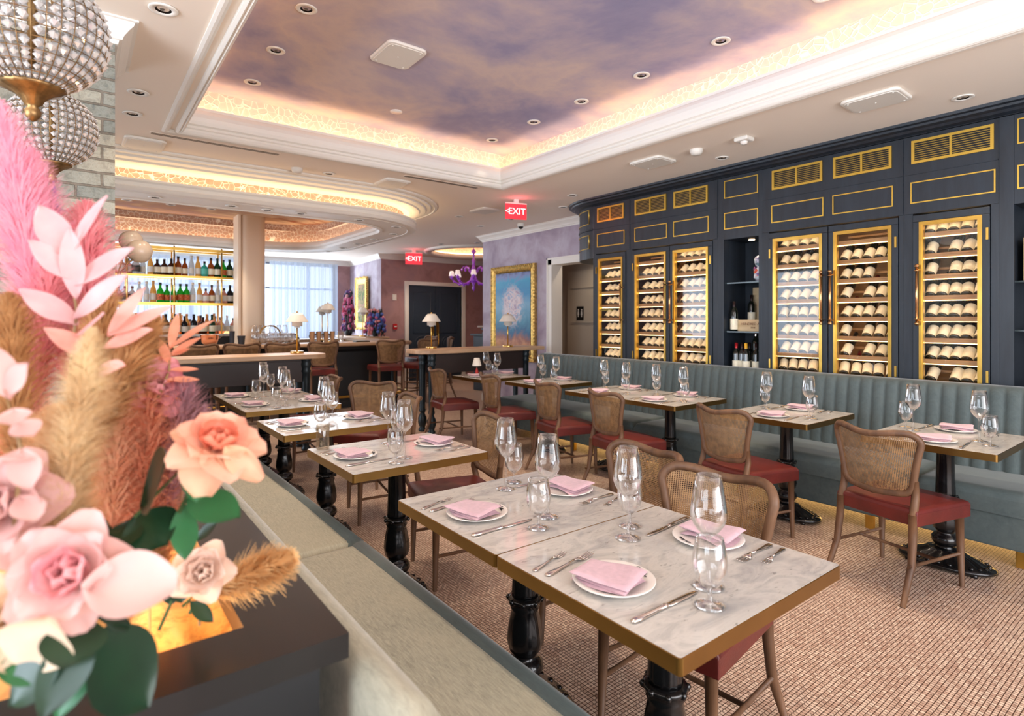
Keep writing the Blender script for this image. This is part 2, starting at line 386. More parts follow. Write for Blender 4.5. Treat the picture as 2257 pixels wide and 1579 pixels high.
# --- main tray: crown, trough, frieze, mural
c = MB()
loopsweep(c, TR, [(.13, CEIL), (.13, 2.938), (.115, 2.93), (.10, 2.93), (.09, 2.938), (.08, 2.95)])
loopsweep(c, TR, [(.045, 2.95), (.045, 2.925), (.03, 2.915), (.02, 2.925), (.012, 2.915), (0, 2.925), (-.01, 2.94), (-.002, 2.958), (-.02, 2.965), (-.012, 2.985), (-.035, 2.995), (-.045, 3.02), (-.05, 3.05), (-.045, 3.08), (-.03, 3.105), (-.01, 3.12), (-.01, 3.14), (.01, 3.14), (.01, 3.06), (.15, 3.06)])
struct('trim_2', c, M['trim'])['label'] = 'stepped white crown around the big ceiling recess'
c = MB(); loopsweep(c, TR, [(.15, 3.05), (.15, 3.34)]); struct('trim_3', c, M['bandt'])['label'] = 'honeycomb frieze of the big ceiling recess'
c = MB(); q = offs(TR, .16); c.add([(x, y, 3.34) for x, y in q], [(0, 1, 2, 3)]); struct('trim_4', c, M['mural'])['label'] = 'cloud mural of the big ceiling recess'
def led_loop(poly, o0, o1, z, name, label, e):
    c = MB(); loopsweep(c, poly, [(o0, z), (o0, z + .012), (o1, z + .012), (o1, z)]); o = struct(name, c, e); o['label'] = label; return o
led_loop(TR, .05, .09, 3.062, 'trim_5', 'cove light strip of the big ceiling recess', emit('tray cove strip', (255, 216, 168), 11))
# --- bar bulkhead ring
c = MB()
loopsweep(c, RO, [(.27, CEIL), (.27, 2.935), (.24, 2.925), (.235, 2.935), (.19, 2.932), (.185, 2.915), (.13, 2.912), (.12, 2.895), (.05, 2.888), (.035, 2.872), (-.06, 2.866), (-.09, 2.852), (-.17, 2.85)])
loopsweep(c, RO, [(-.17, 2.70), (-.03, 2.70), (-.03, 2.735), (0, 2.735), (.004, 2.715), (-.01, 2.70), (-.01, 2.67), (.0, 2.66), (-.012, 2.64), (-.02, 2.63), (-.10, 2.63), (-.105, 2.625), (-.12, 2.625), (-.125, 2.63), (-.44, 2.63), (-.445, 2.62), (-.48, 2.62), (-.49, 2.635), (-.50, 2.65), (-.52, 2.66), (-.53, 2.69), (-.52, 2.72), (-.50, 2.75), (-.49, 2.75), (-.49, 2.68), (-.37, 2.68)], sm=False)
struct('trim_6', c, M['trim'])['label'] = 'dropped bulkhead ring and stepped crown above the bar'
c = MB(); loopsweep(c, RO, [(-.17, 2.86), (-.17, 2.70)]); loopsweep(c, RO, [(-.37, 2.67), (-.37, 3.06)]); struct('trim_7', c, M['band'])['label'] = 'honeycomb friezes of the bar ceiling'
c = MB(); sheet(offs(RO, -.36), [], 3.06, c); struct('trim_8', c, M['mural2'])['label'] = 'sunset mural above the bar'
led_loop(RO, -.13, -.09, 2.702, 'trim_9', 'cove light strip outside the bar bulkhead', emit('bar cove strip', (255, 222, 176), 8))
led_loop(RO, -.46, -.42, 2.69, 'trim_10', 'cove light strip inside the bar bulkhead', emit('bar inner strip', (255, 220, 184), 6))
# --- circular recess over the purple chandelier
c = MB(); loopsweep(c, CH, [(.12, CEIL), (.12, 2.92), (.05, 2.9), (.03, 2.93), (-.02, 2.9), (-.04, 2.95), (-.02, 3.0), (.1, 3.0)], sm=True); struct('trim_11', c, M['trim'])['label'] = 'round crown of the chandelier recess'
c = MB(); loopsweep(c, CH, [(.1, 2.98), (.1, 3.2)], sm=True); sheet(offs(CH, .12), [], 3.2, c); struct('trim_12', c, M['bandt'])['label'] = 'round frieze of the chandelier recess'
led_loop(CH, .02, .06, 3.005, 'trim_13', 'cove light strip of the chandelier recess', M['led'])
# --- walls
def wall(name, x0, x1, y0, y1, m, z0=0, z1=CEIL): return struct(name, MB().box(x0, x1, y0, y1, z0, z1), m)
w = MB(); w.box(XR, XR + .2, 6.60, 8.45, 0, CEIL); w.box(XR, XR + .2, 4.2, 6.60, 2.31, CEIL); w.box(XR, XR + .2, YB, 5.42, 0, 2.31); w.box(XR, XR + .2, YB, 4.2, 2.31, CEIL)
w.box(XR + .2, 10.2, 8.25, 8.45, 0, CEIL)
struct('wall_right', w, M['plaster'])
w = MB(); w.box(5.515, 6.2, 12.14, 12.34, 0, CEIL); w.box(6.2, 7.68, 12.14, 12.34, 2.28, CEIL); w.box(7.68, 10.2, 12.14, 12.34, 0, CEIL)
struct('wall_entry', w, M['plasterd'])
w = MB(); w.add([(5.5, 12.34, 0), (5.514, 12.14, 0), (5.68, 14.5, 0), (5.9, 14.5, 0), (5.5, 12.34, CEIL), (5.514, 12.14, CEIL), (5.68, 14.5, CEIL), (5.9, 14.5, CEIL)], [(1, 2, 6, 5), (0, 3, 7, 4), (0, 1, 5, 4)])
struct('wall_niche', w, M['plaster'])
w = MB(); w.box(5.33, 10.2, 14.4, 14.6, 0, CEIL); w.box(XL, -3.2, 14.4, 14.6, 0, CEIL); w.box(-3.2, 5.33, 14.4, 14.6, 2.86, CEIL); w.box(-3.2, 5.33, 14.4, 14.6, 0, .12)
struct('wall_far', w, M['plasterd'])
wall('wall_hall', 10, 10.2, 8.4, 12.2, M['plasterd'])
w = MB()
w.box(XL - .2, XL, YB, YF, 0, .35); w.box(XL - .2, XL, YB, YF, 2.65, CEIL)
for a, b in ((YB, -2), (2.6, 3.5), (4.05, 6.2), (10.2, YF)): w.box(XL - .2, XL, a, b, .35, 2.65)
struct('wall_left', w, M['plasterd'])
w = MB(); w.box(XL, 10, YB - .2, YB, 0, .35); w.box(XL, 10, YB - .2, YB, 2.65, CEIL); w.box(XL, -.7, YB - .2, YB, .35, 2.65); w.box(3.9, 10, YB - .2, YB, .35, 2.65)
struct('wall_back', w, M['plaster'])
sky = emit('daylight outside', (226, 238, 255), 2.4)
skyl = emit('daylight outside side', (205, 225, 255), 2.2)
def curtain(parent, name, x0, x1, y, z0, z1, axis='x', n=160, sp=.17, amp=.06):
    t = MATS.get('sheer curtain')
    if t is None:
        q = NT('sheer curtain'); a = q.add('ShaderNodeBsdfTranslucent'); a.inputs[0].default_value = lin((196, 212, 232)); b = q.add('ShaderNodeBsdfDiffuse'); b.inputs[0].default_value = lin((226, 232, 240))
        mx = q.add('ShaderNodeMixShader'); mx.inputs[0].default_value = .4; q.link(a.outputs[0], mx.inputs[1]); q.link(b.outputs[0], mx.inputs[2])
        tr = q.add('ShaderNodeBsdfTransparent'); m2 = q.add('ShaderNodeMixShader'); lw = q.add('ShaderNodeLayerWeight'); lw.inputs['Blend'].default_value = .5; q.link(q.math('MULTIPLY', q.math('POWER', q.math('SUBTRACT', 1.0, lw.outputs['Facing']), 2.0), .2), m2.inputs[0])
        q.link(mx.outputs[0], m2.inputs[1]); q.link(tr.outputs[0], m2.inputs[2]); q.link(m2.outputs[0], q.out.inputs['Surface']); t = q.m; MATS['sheer curtain'] = t
    c = MB()
    def fn(u, v):
        s = x0 + (x1 - x0) * u; k = s / sp * 2 * PI
        d = amp * (math.sin(k + 1.3 * math.sin(s * 3.1)) + .35 * math.sin(2.3 * k + 1)) * (1 - .45 * v)
        return (s, y + d, z0 + (z1 - z0) * v) if axis == 'x' else (y + d, s, z0 + (z1 - z0) * v)
    c.grid(fn, n, 4); return c.build(name, t, parent)
# far window wall behind the bar
w = MB(); w.box(-3.2, 5.33, 14.85, 14.9, .12, 2.86)
o = struct('window_1', w, sky); 
w = MB()
for x in (-3.2, -1.9, -.6, .7, 2.0, 3.3, 4.6, 5.28): w.box(x, x + .06, 14.5, 14.58, .12, 2.86)
for z in (.12, .95, 2.2, 2.8): w.box(-3.2, 5.33, 14.51, 14.57, z, z + .05)
w.build('window_frame', mat('window frame grey', (150, 158, 168), .5), o)
for i, (a, b) in enumerate(((-3.2, .6), (.7, 3.55), (3.65, 5.3))):
    k = curtain(None, 'sheer_curtain', a, b, 14.28, .03, 2.86, n=int((b - a) * 70))
    tag(k, ['white sheer curtain hanging behind the bottle shelves', 'white sheer curtain hanging between the column and the bar shelves', 'white sheer curtain next to the mauve wall at the far window'][i], 'curtain')
for i, (a, b) in enumerate(((-2, 2.6), (6.2, 10.2))):
    o = struct('window_%d' % (i + 2), MB().box(XL - .12, XL - .1, a, b, .35, 2.65), skyl)
    w = MB()
    for k in range(5): yy = a + (b - a - .06) * k / 4; w.box(XL - .05, XL, yy, yy + .06, .35, 2.65)
    w.box(XL - .05, XL, a, b, 1.9, 1.96); w.build('window_frame', M['trim'], o)
o = struct('window_4', MB().box(-.7, 3.9, YB - .12, YB - .1, .35, 2.65), skyl)
w = MB()
for k in range(5): xx = -.7 + 4.54 * k / 4; w.box(xx, xx + .06, YB - .05, YB, .35, 2.65)
w.build('window_frame', M['trim'], o)
# brick pier with crown
struct('wall_pier', MB().box(XL, .152, 3.5, 4.05, 0, CEIL), M['brick'])
CR = [(.0, 2.84), (.012, 2.84), (.016, 2.858), (.03, 2.862), (.036, 2.88), (.055, 2.905), (.075, 2.925), (.08, 2.94), (.095, 2.942), (.095, 2.95)]
c = MB(); linsweep(c, [(.152, 4.05), (.152, 3.5), (XL, 3.5)][::-1], [(-o, z) for o, z in CR]); linsweep(c, [(XL, 4.05), (.152, 4.05), (.152, 4.04)], CR)
struct('trim_14', c, M['trim'])['label'] = 'white crown moulding on the brick pier'
c = MB()
linsweep(c, [(XR, 4.2), (XR, 8.45), (10, 8.45)], CR)
linsweep(c, [(10, 12.14), (5.5, 12.14), (5.68, 14.4), (5.33, 14.4), (XL, 14.4)], CR)
linsweep(c, [(XL, YF), (XL, 4.05)], CR)
struct('trim_15', c, M['trim'])['label'] = 'white crown moulding of the plaster walls'
BS = [(0.0, .13), (.012, .128), (.018, .11), (.018, 0)]
c = MB(); linsweep(c, [(XR, 6.68), (XR, 8.45), (10, 8.45)], BS); struct('baseboard_right', c, M['trim'])
c = MB(); linsweep(c, [(6.12, 12.14), (5.5, 12.14), (5.68, 14.4), (5.33, 14.4)], BS); struct('baseboard_far', c, M['trim'])
# restroom corridor behind the opening
w = MB(); w.box(7.0, 7.1, 5.3, 8.24, 0, CEIL); w.box(6.0, 7.0, 5.3, 5.42, 0, CEIL); w.box(6.0, 7.0, 7.9, 8.2, 0, CEIL)
struct('wall_corridor', w, mat('warm greige paint', (196, 184, 168), .7))
d = MB(); d.box(6.94, 6.995, 6.2, 7.45, 0.01, 2.3, 0)
for zz in (.2, .8, 1.4, 2.0):
    d.box(6.925, 6.945, 6.3, 7.35, zz, zz + .02)
o = struct('door_1', d, mat('pale greige door', (206, 194, 176), .55))
MB().box(6.90, 6.94, 6.32, 6.42, .95, 1.5).build('push_plate', M['brass'], o)
t = thing('restroom_sign', 'small black restroom sign with white figures on the pale corridor door', 'sign', (6.93, 7.12, 1.56)); R90 = (PI / 2, 0, -PI / 2)
MB().box(-.006, 0, -.085, .085, -.12, .12).build('plate', M['black'], t, .003)
for yy in (-.04, .04):
    g = MB(); g.lathe([(.0, .0), (.016, .005), (.016, .025), (.0, .03)], 10, (-.007, yy, .045), 0, sx=.15); g.add([(-.008, yy - .022, -.03), (-.008, yy + .022, -.03), (-.008, yy + .014, .04), (-.008, yy - .014, .04)], [(0, 1, 2, 3)])
    g.add([(-.008, yy - .012, -.065), (-.008, yy + .012, -.065), (-.008, yy + .01, -.03), (-.008, yy - .01, -.03)], [(0, 1, 2, 3)]); g.build('figure', M['white'], t)
w = MB(); w.box(5.775, 6.0, 6.56, 6.67, 0, 2.4); w.box(5.775, 6.0, 5.42, 6.67, 2.29, 2.4); w.box(5.775, 6.0, 5.42, 5.5, 0, 2.29)
w.box(5.765, 5.775, 6.64, 6.67, 0, 2.4); w.box(5.765, 5.775, 5.42, 6.67, 2.37, 2.4)
struct('trim_16', w, M['trim'], bevel=.004)['label'] = 'white casing of the restroom corridor'
# entry double door
w = MB(); w.box(6.10, 6.2, 12.10, 12.2, 0, 2.36); w.box(7.68, 7.78, 12.10, 12.2, 0, 2.36); w.box(6.2, 7.68, 12.10, 12.2, 2.27, 2.36)
struct('trim_17', w, M['trim'], bevel=.006)['label'] = 'white casing of the double entry door'
d = MB(); d.box(6.2, 7.68, 12.2, 12.24, 0, 2.27)
o = struct('door_2', d, M['door'])
for a in (6.21, 6.945):
    l = MB(); l.box(a, a + .725, 12.165, 12.2, .01, 2.26); lf = l.build('door_leaf', M['door'], o, .003)
    g = MB()
    for z0, z1 in ((.15, .6), (1.12, 2.1)):
        pts = [(a + .13, 12.162, z0), (a + .6, 12.162, z0), (a + .6, 12.162, z1), (a + .13, 12.162, z1)]
        g.tube(pts, .011, 6, closed=True)
    g.tube([(a + .365 + .19 * math.cos(q * PI / 12), 12.162, .86 + .19 * math.sin(q * PI / 12)) for q in range(24)], .011, 6, closed=True)
    g.tube([(a + .365 + .13 * math.cos(q * PI / 12), 12.162, .86 + .13 * math.sin(q * PI / 12)) for q in range(24)], .009, 6, closed=True)
    g.build('panel_moulding', M['door'], lf)
for xx in (6.86, 7.0):
    h = MB(); h.box(xx - .03, xx + .03, 12.155, 12.165, .8, 1.4); h.tube([(xx, 12.11, .85), (xx, 12.11, 1.35)], .014, 8); h.tube([(xx, 12.11, .9), (xx, 12.16, .9)], .01, 6); h.tube([(xx, 12.11, 1.3), (xx, 12.16, 1.3)], .01, 6); h.build('door_handle', M['brass'], o)

# ---------------------------------------------------------------- ceiling fittings
def f_down():
    t = thing('downlight', '', 'ceiling light'); g = MB(); g.lathe([(.062, 0), (.064, -.004), (.058, -.007), (.036, -.005), (.034, .002)], 24, cap=False); g.build('rim', M['trim'], t)
    g = MB(); g.lathe([(.036, -.004), (.03, .0), (.024, .004), (0, .006)], 16, cap=False); g.lathe([(.012, -.002), (.01, -.004), (0, -.005)], 10, (.004, 0, 0), 1, cap=False)
    g.build('reflector', [M['darkhole'], mat('lamp glass', (120, 110, 100), .1, .5)], t); return t
down = Maker(f_down)
def dl(x, y, z, lab, grp, e=0, ang=72, aim=None):
    e *= 2.6
    down((x, y, z - .002), random.random() * 6, lab, grp)
    if e: spot((x, y, z - .03), e, SOFT, ang, .7, aim)
G1 = 'downlights in the painted ceiling recess'
for i, y in enumerate((3.5, 4.17, 4.84)): dl(1.105, y, 3.34, ['white rimmed downlight in the mural, nearest of the left three', 'white rimmed downlight in the mural, middle of the left three', 'white rimmed downlight in the mural, farthest of the left three'][i], G1, 20)
for i, y in enumerate((1.53, 2.2, 2.88, 3.54, 4.185, 4.87)): dl(3.46, y, 3.34, 'white rimmed downlight along the right side of the mural, %s' % ['outside the top edge', 'nearest of five', 'second of five', 'third of five', 'fourth of five', 'farthest of five'][i], G1, 26)
dl(1.105, .9, 3.34, 'white rimmed downlight in the mural above the nearest tables', G1, 14); dl(1.105, 2.2, 3.34, 'white rimmed downlight in the mural above the second tables', G1, 18); dl(3.46, .6, 3.34, 'white rimmed downlight in the mural above the front cabinet tables', G1, 26)
G2 = 'downlights in the flat dining room ceiling'
for x, y, e, lab in ((.33, 3.2, 10, 'largest downlight, beside the top left edge of the ceiling recess'), (.32, 4.47, 8, 'downlight beside the brick pier, nearer of the two by the recess corner'), (.32, 4.96, 0, 'downlight just right of the brick pier near the ring moulding'), (.6, 5.25, 0, 'small downlight above the left end of the long slot diffuser'), (1.32, 5.22, 0, 'small downlight above the right end of the long slot diffuser'), (2.79, 5.22, 0, 'small downlight at the left end of the short slot diffuser'), (3.51, 5.26, 0, 'small downlight at the right end of the short slot diffuser'),
    (4.74, 3.0, 14, 'white rimmed downlight beside the smoke detectors near the cabinets'), (4.74, 1.2, 16, 'white rimmed downlight above the front banquette'), (4.74, 5.0, 10, 'white rimmed downlight above the far banquette'), (5.13, 5.59, 0, 'dark downlight at the curved end of the cabinets'), (4.4, 7.02, 8, 'small dark downlight behind the near exit sign'), (5.14, 6.74, 0, 'small dark downlight beside the dome camera'), (5.12, 7.52, 8, 'small dark downlight behind the dome camera'), (5.72, 9.8, 8, 'small downlight near the chandelier recess, left one'), (6.18, 9.2, 0, 'small downlight near the chandelier recess, right one'), (2.05, 5.77, 8, 'small round white downlight above the bar bulkhead')):
    dl(x, y, CEIL, lab, G2, e)
G3 = 'downlights in the bulkhead ring above the bar'
for i, x in enumerate((.6, 1.27, 1.62, 1.97)): dl(x, 6.43, 2.63, 'dark downlight in the near soffit of the bar ring, %s from left' % ['first', 'second', 'third', 'fourth'][i], G3, 6)
for i, (x, y) in enumerate(((2.65, 6.43), (3.22, 6.62), (3.46, 7.2), (3.46, 7.85), (3.46, 8.47), (3.46, 9.09), (3.44, 9.72))): dl(x, y, 2.63, 'small dark downlight in the curved right side of the bar ring, %s from near' % ['first', 'second', 'third', 'fourth', 'fifth', 'sixth', 'seventh'][i], G3, 7 if i % 2 else 0)
for i, x in enumerate((.53, 1.04, 1.55)): dl(x, 9.2, 3.06, 'white downlight in the sunset mural, %s' % ['left one', 'middle one', 'right one'][i], 'downlights in the sunset mural', 16)
for i, x in enumerate((1.3, 2.5)): dl(x, 7.5, 3.06, 'added unseen downlight brightening the column from the near mural, %s' % ['left one', 'right one'][i], 'downlights in the sunset mural', 30, 110)  # hidden pair added to brighten the column and bar from the front
def f_spk(w, l):
    def fn():
        t = thing('ceiling_speaker', '', 'speaker'); g = MB(); g.prism(rrect(-w / 2, w / 2, -l / 2, l / 2, .05, 5), -.022, 0); g.build('panel', M['trim'], t, .008)
        g = MB(); g.prism(rrect(-w / 2 + .02, w / 2 - .02, -l / 2 + .02, l / 2 - .02, .04, 5), -.026, -.02)
        for sx in (-1, 1):
            for sy in (-1, 1): g.lathe([(.007, -.03), (.007, -.025)], 8, (sx * (w / 2 - .045), sy * (l / 2 - .045), 0))
        g.lathe([(.006, -.03), (.006, -.025)], 8); g.build('grille', M['white'], t, .003); return t
    return fn
spk = Maker(f_spk(.30, .36)); G = 'square ceiling speakers'
spk((1.81, 3.7, 3.34), 0, 'large square speaker panel set in the painted cloud ceiling', G)
for x, y, lab in ((4.31, 1.57, 'white square speaker in the ceiling above the front cabinets'), (4.33, 3.47, 'white square speaker in the ceiling beside the smoke detectors'), (2.73, 5.72, 'white square speaker between slot diffuser and bar moulding'), (4.42, 6.4, 'white square speaker left of the near exit sign'), (.45, 5.72, 'white square speaker beside the brick pier')):
    spk((x, y, CEIL), .02, lab, G)
def f_smoke():
    t = thing('smoke_detector', '', 'smoke detector'); g = MB(); g.lathe([(.055, 0), (.055, -.018), (.05, -.03), (.04, -.045), (.0, -.05)], 24, cap=False); g.build('housing', M['white'], t)
    g = MB()
    for k in range(8): a = k * PI / 4; g.box(.034 * math.cos(a) - .004, .034 * math.cos(a) + .004, .034 * math.sin(a) - .004, .034 * math.sin(a) + .004, -.045, -.035)
    g.build('vents', M['black'], t); return t
smoke = Maker(f_smoke)
smoke((4.34, 3.0, CEIL), 0, 'round white smoke detector left of the square strobe', 'round smoke detectors'); smoke((1.73, 5.77, CEIL), 0, 'round white smoke detector above the bar bulkhead moulding', 'round smoke detectors')
t = thing('alarm_strobe', 'square white ceiling alarm strobe near the cabinet tops', 'alarm', (4.36, 2.56, CEIL)); MB().box(-.06, .06, -.06, .06, -.035, 0).build('housing', M['white'], t, .012); g = MB(); g.lathe([(.03, -.035), (.025, -.055), (0, -.06)], 16, cap=False); g.build('lens', M['china'], t)
t = thing('dome_camera', 'white dome security camera below the mauve wall crown', 'camera', (5.5, 6.97, CEIL)); g = MB(); g.lathe([(.05, 0), (.055, -.03), (.045, -.05)], 20, cap=False); g.build('housing', M['white'], t); g = MB(); g.lathe([(.042, -.048), (.03, -.075), (0, -.088)], 18, cap=False); g.build('dome', M['black'], t)
t = thing('sprinkler_cover', 'plain round white cover plate in the cloud mural', 'cover plate', (2.3, 4.74, 3.34)); g = MB(); g.lathe([(.055, 0), (.055, -.006), (0, -.008)], 24, cap=False); g.build('plate', M['china'], t)
for x0, x1, lab in ((.46, 1.46, 'long double slot air diffuser left of the recess corner'), (2.70, 3.62, 'short double slot air diffuser under the recess corner')):
    t = thing('slot_diffuser', lab, 'air diffuser', ((x0 + x1) / 2, 5.38, CEIL)); L = (x1 - x0) / 2
    MB().box(-L, L, -.035, .035, -.004, 0).build('frame', M['ceil'], t)
    for yy in (-.014, .014): MB().box(-L + .01, L - .01, yy - .006, yy + .006, -.006, -.003).build('slot', M['black'], t)
def exit_sign(loc, rz, sc, lab):
    t = thing('exit_sign', lab, 'exit sign', loc, rz); t.scale = (sc,) * 3
    g = MB(); g.box(-.15, .15, -.008, .008, -.26, -.06); g.build('panel', M['exitw'], t, .004)
    MB().box(-.15, .15, -.015, .015, -.06, -.045).build('rail', M['white'], t); MB().box(-.03, .03, -.02, .02, -.045, 0).build('mount', M['white'], t)
    text('EXIT', .12, M['exitred'], t, loc=(.012, -.0105, -.16), rot=(PI / 2, 0, 0)); text('<', .09, M['exitred'], t, 'arrow', loc=(-.128, -.0105, -.16), rot=(PI / 2, 0, 0))
    l = bpy.data.lights.new('exit_glow', 'POINT'); l.energy = 1.0; l.color = (1, .12, .16); l.shadow_soft_size = .12; l.specular_factor = .15; q = bpy.data.objects.new('exit_glow', l); COL.objects.link(q); q.location = (loc[0] - .04, loc[1] - .12 * sc, loc[2] - .1 * sc)
exit_sign((4.35, 5.61, CEIL), -.28, .95, 'red lit exit sign hanging near the curved cabinet end')
exit_sign((5.75, 11.0, CEIL), -.3, 1.2, 'red lit exit sign above the far double door')
def point2(nm, loc, e, col=SOFT, r=.05):
    l = bpy.data.lights.new(nm, 'POINT'); l.energy = e; l.color = col; l.shadow_soft_size = r; o = bpy.data.objects.new(nm, l); o.location = loc; COL.objects.link(o)
dl(6.45, 6.3, CEIL, 'added unseen downlight brightening the corridor behind the door casing', 'added corridor lights', 12, 120)  # unseen lamp added to brighten the corridor
dl(6.6, 10.9, CEIL + .25, 'added downlight brightening the entry from the round chandelier recess', 'added recess lights', 14, 120)  # extra lamp added up here to lift the dark entry
dl(6.0, 11.3, CEIL, 'added downlight brightening the entry before the double door', 'added entry lights', 12, 100)  # second extra lamp, added to brighten the entry wall
# walls: switch, alarm
t = thing('wall_switch', 'white switch plate on the rose wall left of the double door', 'switch', (5.845, 12.135, 1.97)); MB().box(-.05, .05, -.012, 0, -.07, .07).build('plate', M['white'], t, .004); MB().box(-.02, .02, -.02, -.01, -.03, .03).build('rocker', M['china'], t)
t = thing('fire_alarm_pull', 'red fire alarm box on the rose wall left of the double door', 'fire alarm', (5.855, 12.135, 1.29)); MB().box(-.05, .05, -.03, 0, -.065, .065).build('box', mat('alarm red', (190, 24, 26), .4), t, .006); MB().box(-.03, .03, -.04, -.028, -.012, .012).build('lever', M['white'], t, .003)
# ================================================================ WINE CABINETS
FX = 5.15
def frame_yz(mb, x0, x1, y0, y1, z0, z1, w, m=0):
    mb.box(x0, x1, y0, y1, z1 - w, z1, m); mb.box(x0, x1, y0, y1, z0, z0 + w, m); mb.box(x0, x1, y0, y0 + w, z0 + w, z1 - w, m); mb.box(x0, x1, y1 - w, y1, z0 + w, z1 - w, m)
BOT = []
def handle(parent, y):
    g = MB(); g.tube([(FX - .06, y, 1.42), (FX - .06, y, 1.86)], .009, 10, 0)
    for z in (1.42, 1.86):
        g.sphere((FX - .06, y, z), .014, 12); g.tube([(FX - .06, y, z + (.02 if z < 1.6 else -.02)), (FX, y, z + (.02 if z < 1.6 else -.02))], .007, 8)
        g.lathe([(.016, -.004), (.016, .004)], 12, (FX - .06, y, z + (.03 if z < 1.6 else -.03)))
    g.build('handle', mat('aged brass handle', (196, 150, 104), .22, 1), parent)
def cabinet(name, label, y0, y1, doors, panels):
    t = thing(name, label, 'wine cabinet', (FX, (y0 + y1) / 2, 0)); inv = t.matrix_world.inverted(); L = Matrix.Translation((-FX, -(y0 + y1) / 2, 0))
    def B(mb, nm, mt, par=None, bev=0): return mb.xf(L).build(nm, mt, par or t, bev)
    g = MB(); g.box(5.72, 5.76, y0, y1, .02, 2.87, 0); g.box(FX + .02, 5.72, y0, y0 + .025, .02, 2.87, 0); g.box(FX + .02, 5.72, y1 - .025, y1, .02, 2.87, 0); g.box(FX + .04, 5.72, y0, y1, 2.28, 2.3); g.box(FX, FX + .04, y0, y1, 2.27, 2.87); g.box(FX, 5.72, y0, y1, .02, .12)
    ys = [y0] + [v for d in doors for v in d[:2]] + [y1]; ys = sorted(ys)
    for a, b in zip(ys[::2], ys[1::2]):
        if b - a > .004: g.box(FX, FX + .04, a, b, .12, 2.27)
    B(g, 'carcass', [M['navy'], M['navyd']], bev=.002)
    inner = MB(); inner.box(5.69, 5.72, y0 + .026, y1 - .026, .13, 2.27); B(inner, 'back_panel', M['rackwood'])
    for (a, b, hy, hingey) in doors:
        d = MB(); frame_yz(d, FX - .012, FX + .022, a + .003, b - .003, .10, 2.255, .052); dr = B(d, 'door', M['navy'], bev=.003)
        f = MB(); frame_yz(f, FX - .02, FX + .018, a + .045, b - .045, .15, 2.2, .020); frame_yz(f, FX - .014, FX + .02, a + .063, b - .063, .168, 2.182, .010); B(f, 'brass_frame', M['brass'], dr)
        p = MB(); p.box(FX + .002, FX + .008, a + .07, b - .07, .17, 2.18); B(p, 'glass_pane', M['pane'], dr)
        h = MB(); [h.box(FX - .022, FX - .008, hingey - .007, hingey + .007, z, z + .085) for z in (.45, 1.0, 2.02)]; B(h, 'hinge', M['brass'], dr)
        h = MB(); hs = len(h.v)
        hh = MB(); hh.tube([(FX - .06, hy, 1.42), (FX - .06, hy, 1.86)], .009, 10, 0)
        for z in (1.42, 1.86):
            hh.sphere((FX - .06, hy, z), .015, 12); s = .025 if z < 1.6 else -.025
            hh.tube([(FX - .06, hy, z + s), (FX - .01, hy, z + s)], .007, 8); hh.lathe([(.015, -.004), (.015, .004)], 12, (FX - .06, hy, z + s * 1.4))
        B(hh, 'handle', mat('aged brass handle', (196, 150, 104), .22, 1), dr)
        ya, yb = a + .05, b - .05
        for k in range(-2, 8):
            z = 1.0 + .162 * k - .02
            r = MB(); r.box(5.19, 5.208, ya, yb, z - .028, z + .006); r.box(5.42, 5.44, ya, yb, z + .055, z + .072)
            r.box(5.185, 5.19, ya, yb, z - .006, z + .002); B(r, 'bottle_rack', M['rackwood'])
            if True:
                s = MB(); s.box(5.194, 5.206, ya + .01, yb - .01, z - .034, z - .03); B(s, 'light_strip', M['ledc'])
        s = MB(); s.box(5.20, 5.215, ya, yb, 2.21, 2.218); B(s, 'light_strip', M['ledc'])
        s = MB(); s.box(5.175, 5.183, ya - .012, ya - .004, .2, 2.2); s.box(5.175, 5.183, yb + .004, yb + .012, .2, 2.2); B(s, 'light_strip', emit('cabinet side strip', (255, 190, 110), 2.5))
        BOT.append((ya, yb))
    for a, b, kind in panels:
        if kind == 'vent':
            v = MB(); frame_yz(v, FX - .012, FX, a, b, 2.655, 2.835, .02); m = (a + b) / 2; v.box(FX - .012, FX, m - .007, m + .007, 2.675, 2.815); vr = B(v, 'vent_grille', M['inlay'])
            v = MB(); v.box(FX - .003, FX - .001, a + .015, b - .015, 2.67, 2.82); B(v, 'opening', M['black'], vr)
            v = MB(); [v.box(FX - .008, FX - .002, a + .018, b - .018, 2.685 + q * .0165, 2.688 + q * .0165) for q in range(8)]; B(v, 'slats', M['inlay'], vr)
        else:
            v = MB(); frame_yz(v, FX - .006, FX, a, b, 2.655, 2.835, .01); B(v, 'inlay', M['inlay'])
        v = MB(); frame_yz(v, FX - .006, FX, a - .008, b + .008, 2.35, 2.515, .009); B(v, 'inlay', M['inlay'])
    g = MB(); g.box(FX - .006, FX, y0, y1, 2.575, 2.582); g.box(FX - .006, FX, y0 - .0, y0 + .004, 2.28, 2.86); B(g, 'bead', M['navy'])
    return t
cabinet('wine_cabinet', 'single door wine cabinet at the right, beside the open shelves at the picture edge', 1.10, 1.68, [(1.144, 1.618, 1.575, 1.16)], [(1.125, 1.625, 'vent')])
cabinet('wine_cabinet', 'double door wine cabinet just right of the narrow open display shelf', 1.68, 2.84, [(1.713, 2.241, 2.205, 1.73), (2.243, 2.773, 2.28, 2.757)], [(1.76, 2.2, 'vent'), (2.29, 2.74, 'vent')])
cabinet('wine_cabinet', 'double door wine cabinet just left of the narrow open display shelf', 3.31, 4.46, [(3.366, 3.891, 3.855, 3.385), (3.893, 4.422, 3.93, 4.405)], [(3.42, 3.84, 'vent'), (3.94, 4.38, 'vent')])
cabinet('wine_cabinet', 'narrow single door wine cabinet beside the curved end and the corridor', 4.46, 5.06, [(4.519, 5.007, 4.56, 4.99)], [(4.55, 4.98, 'vent')])
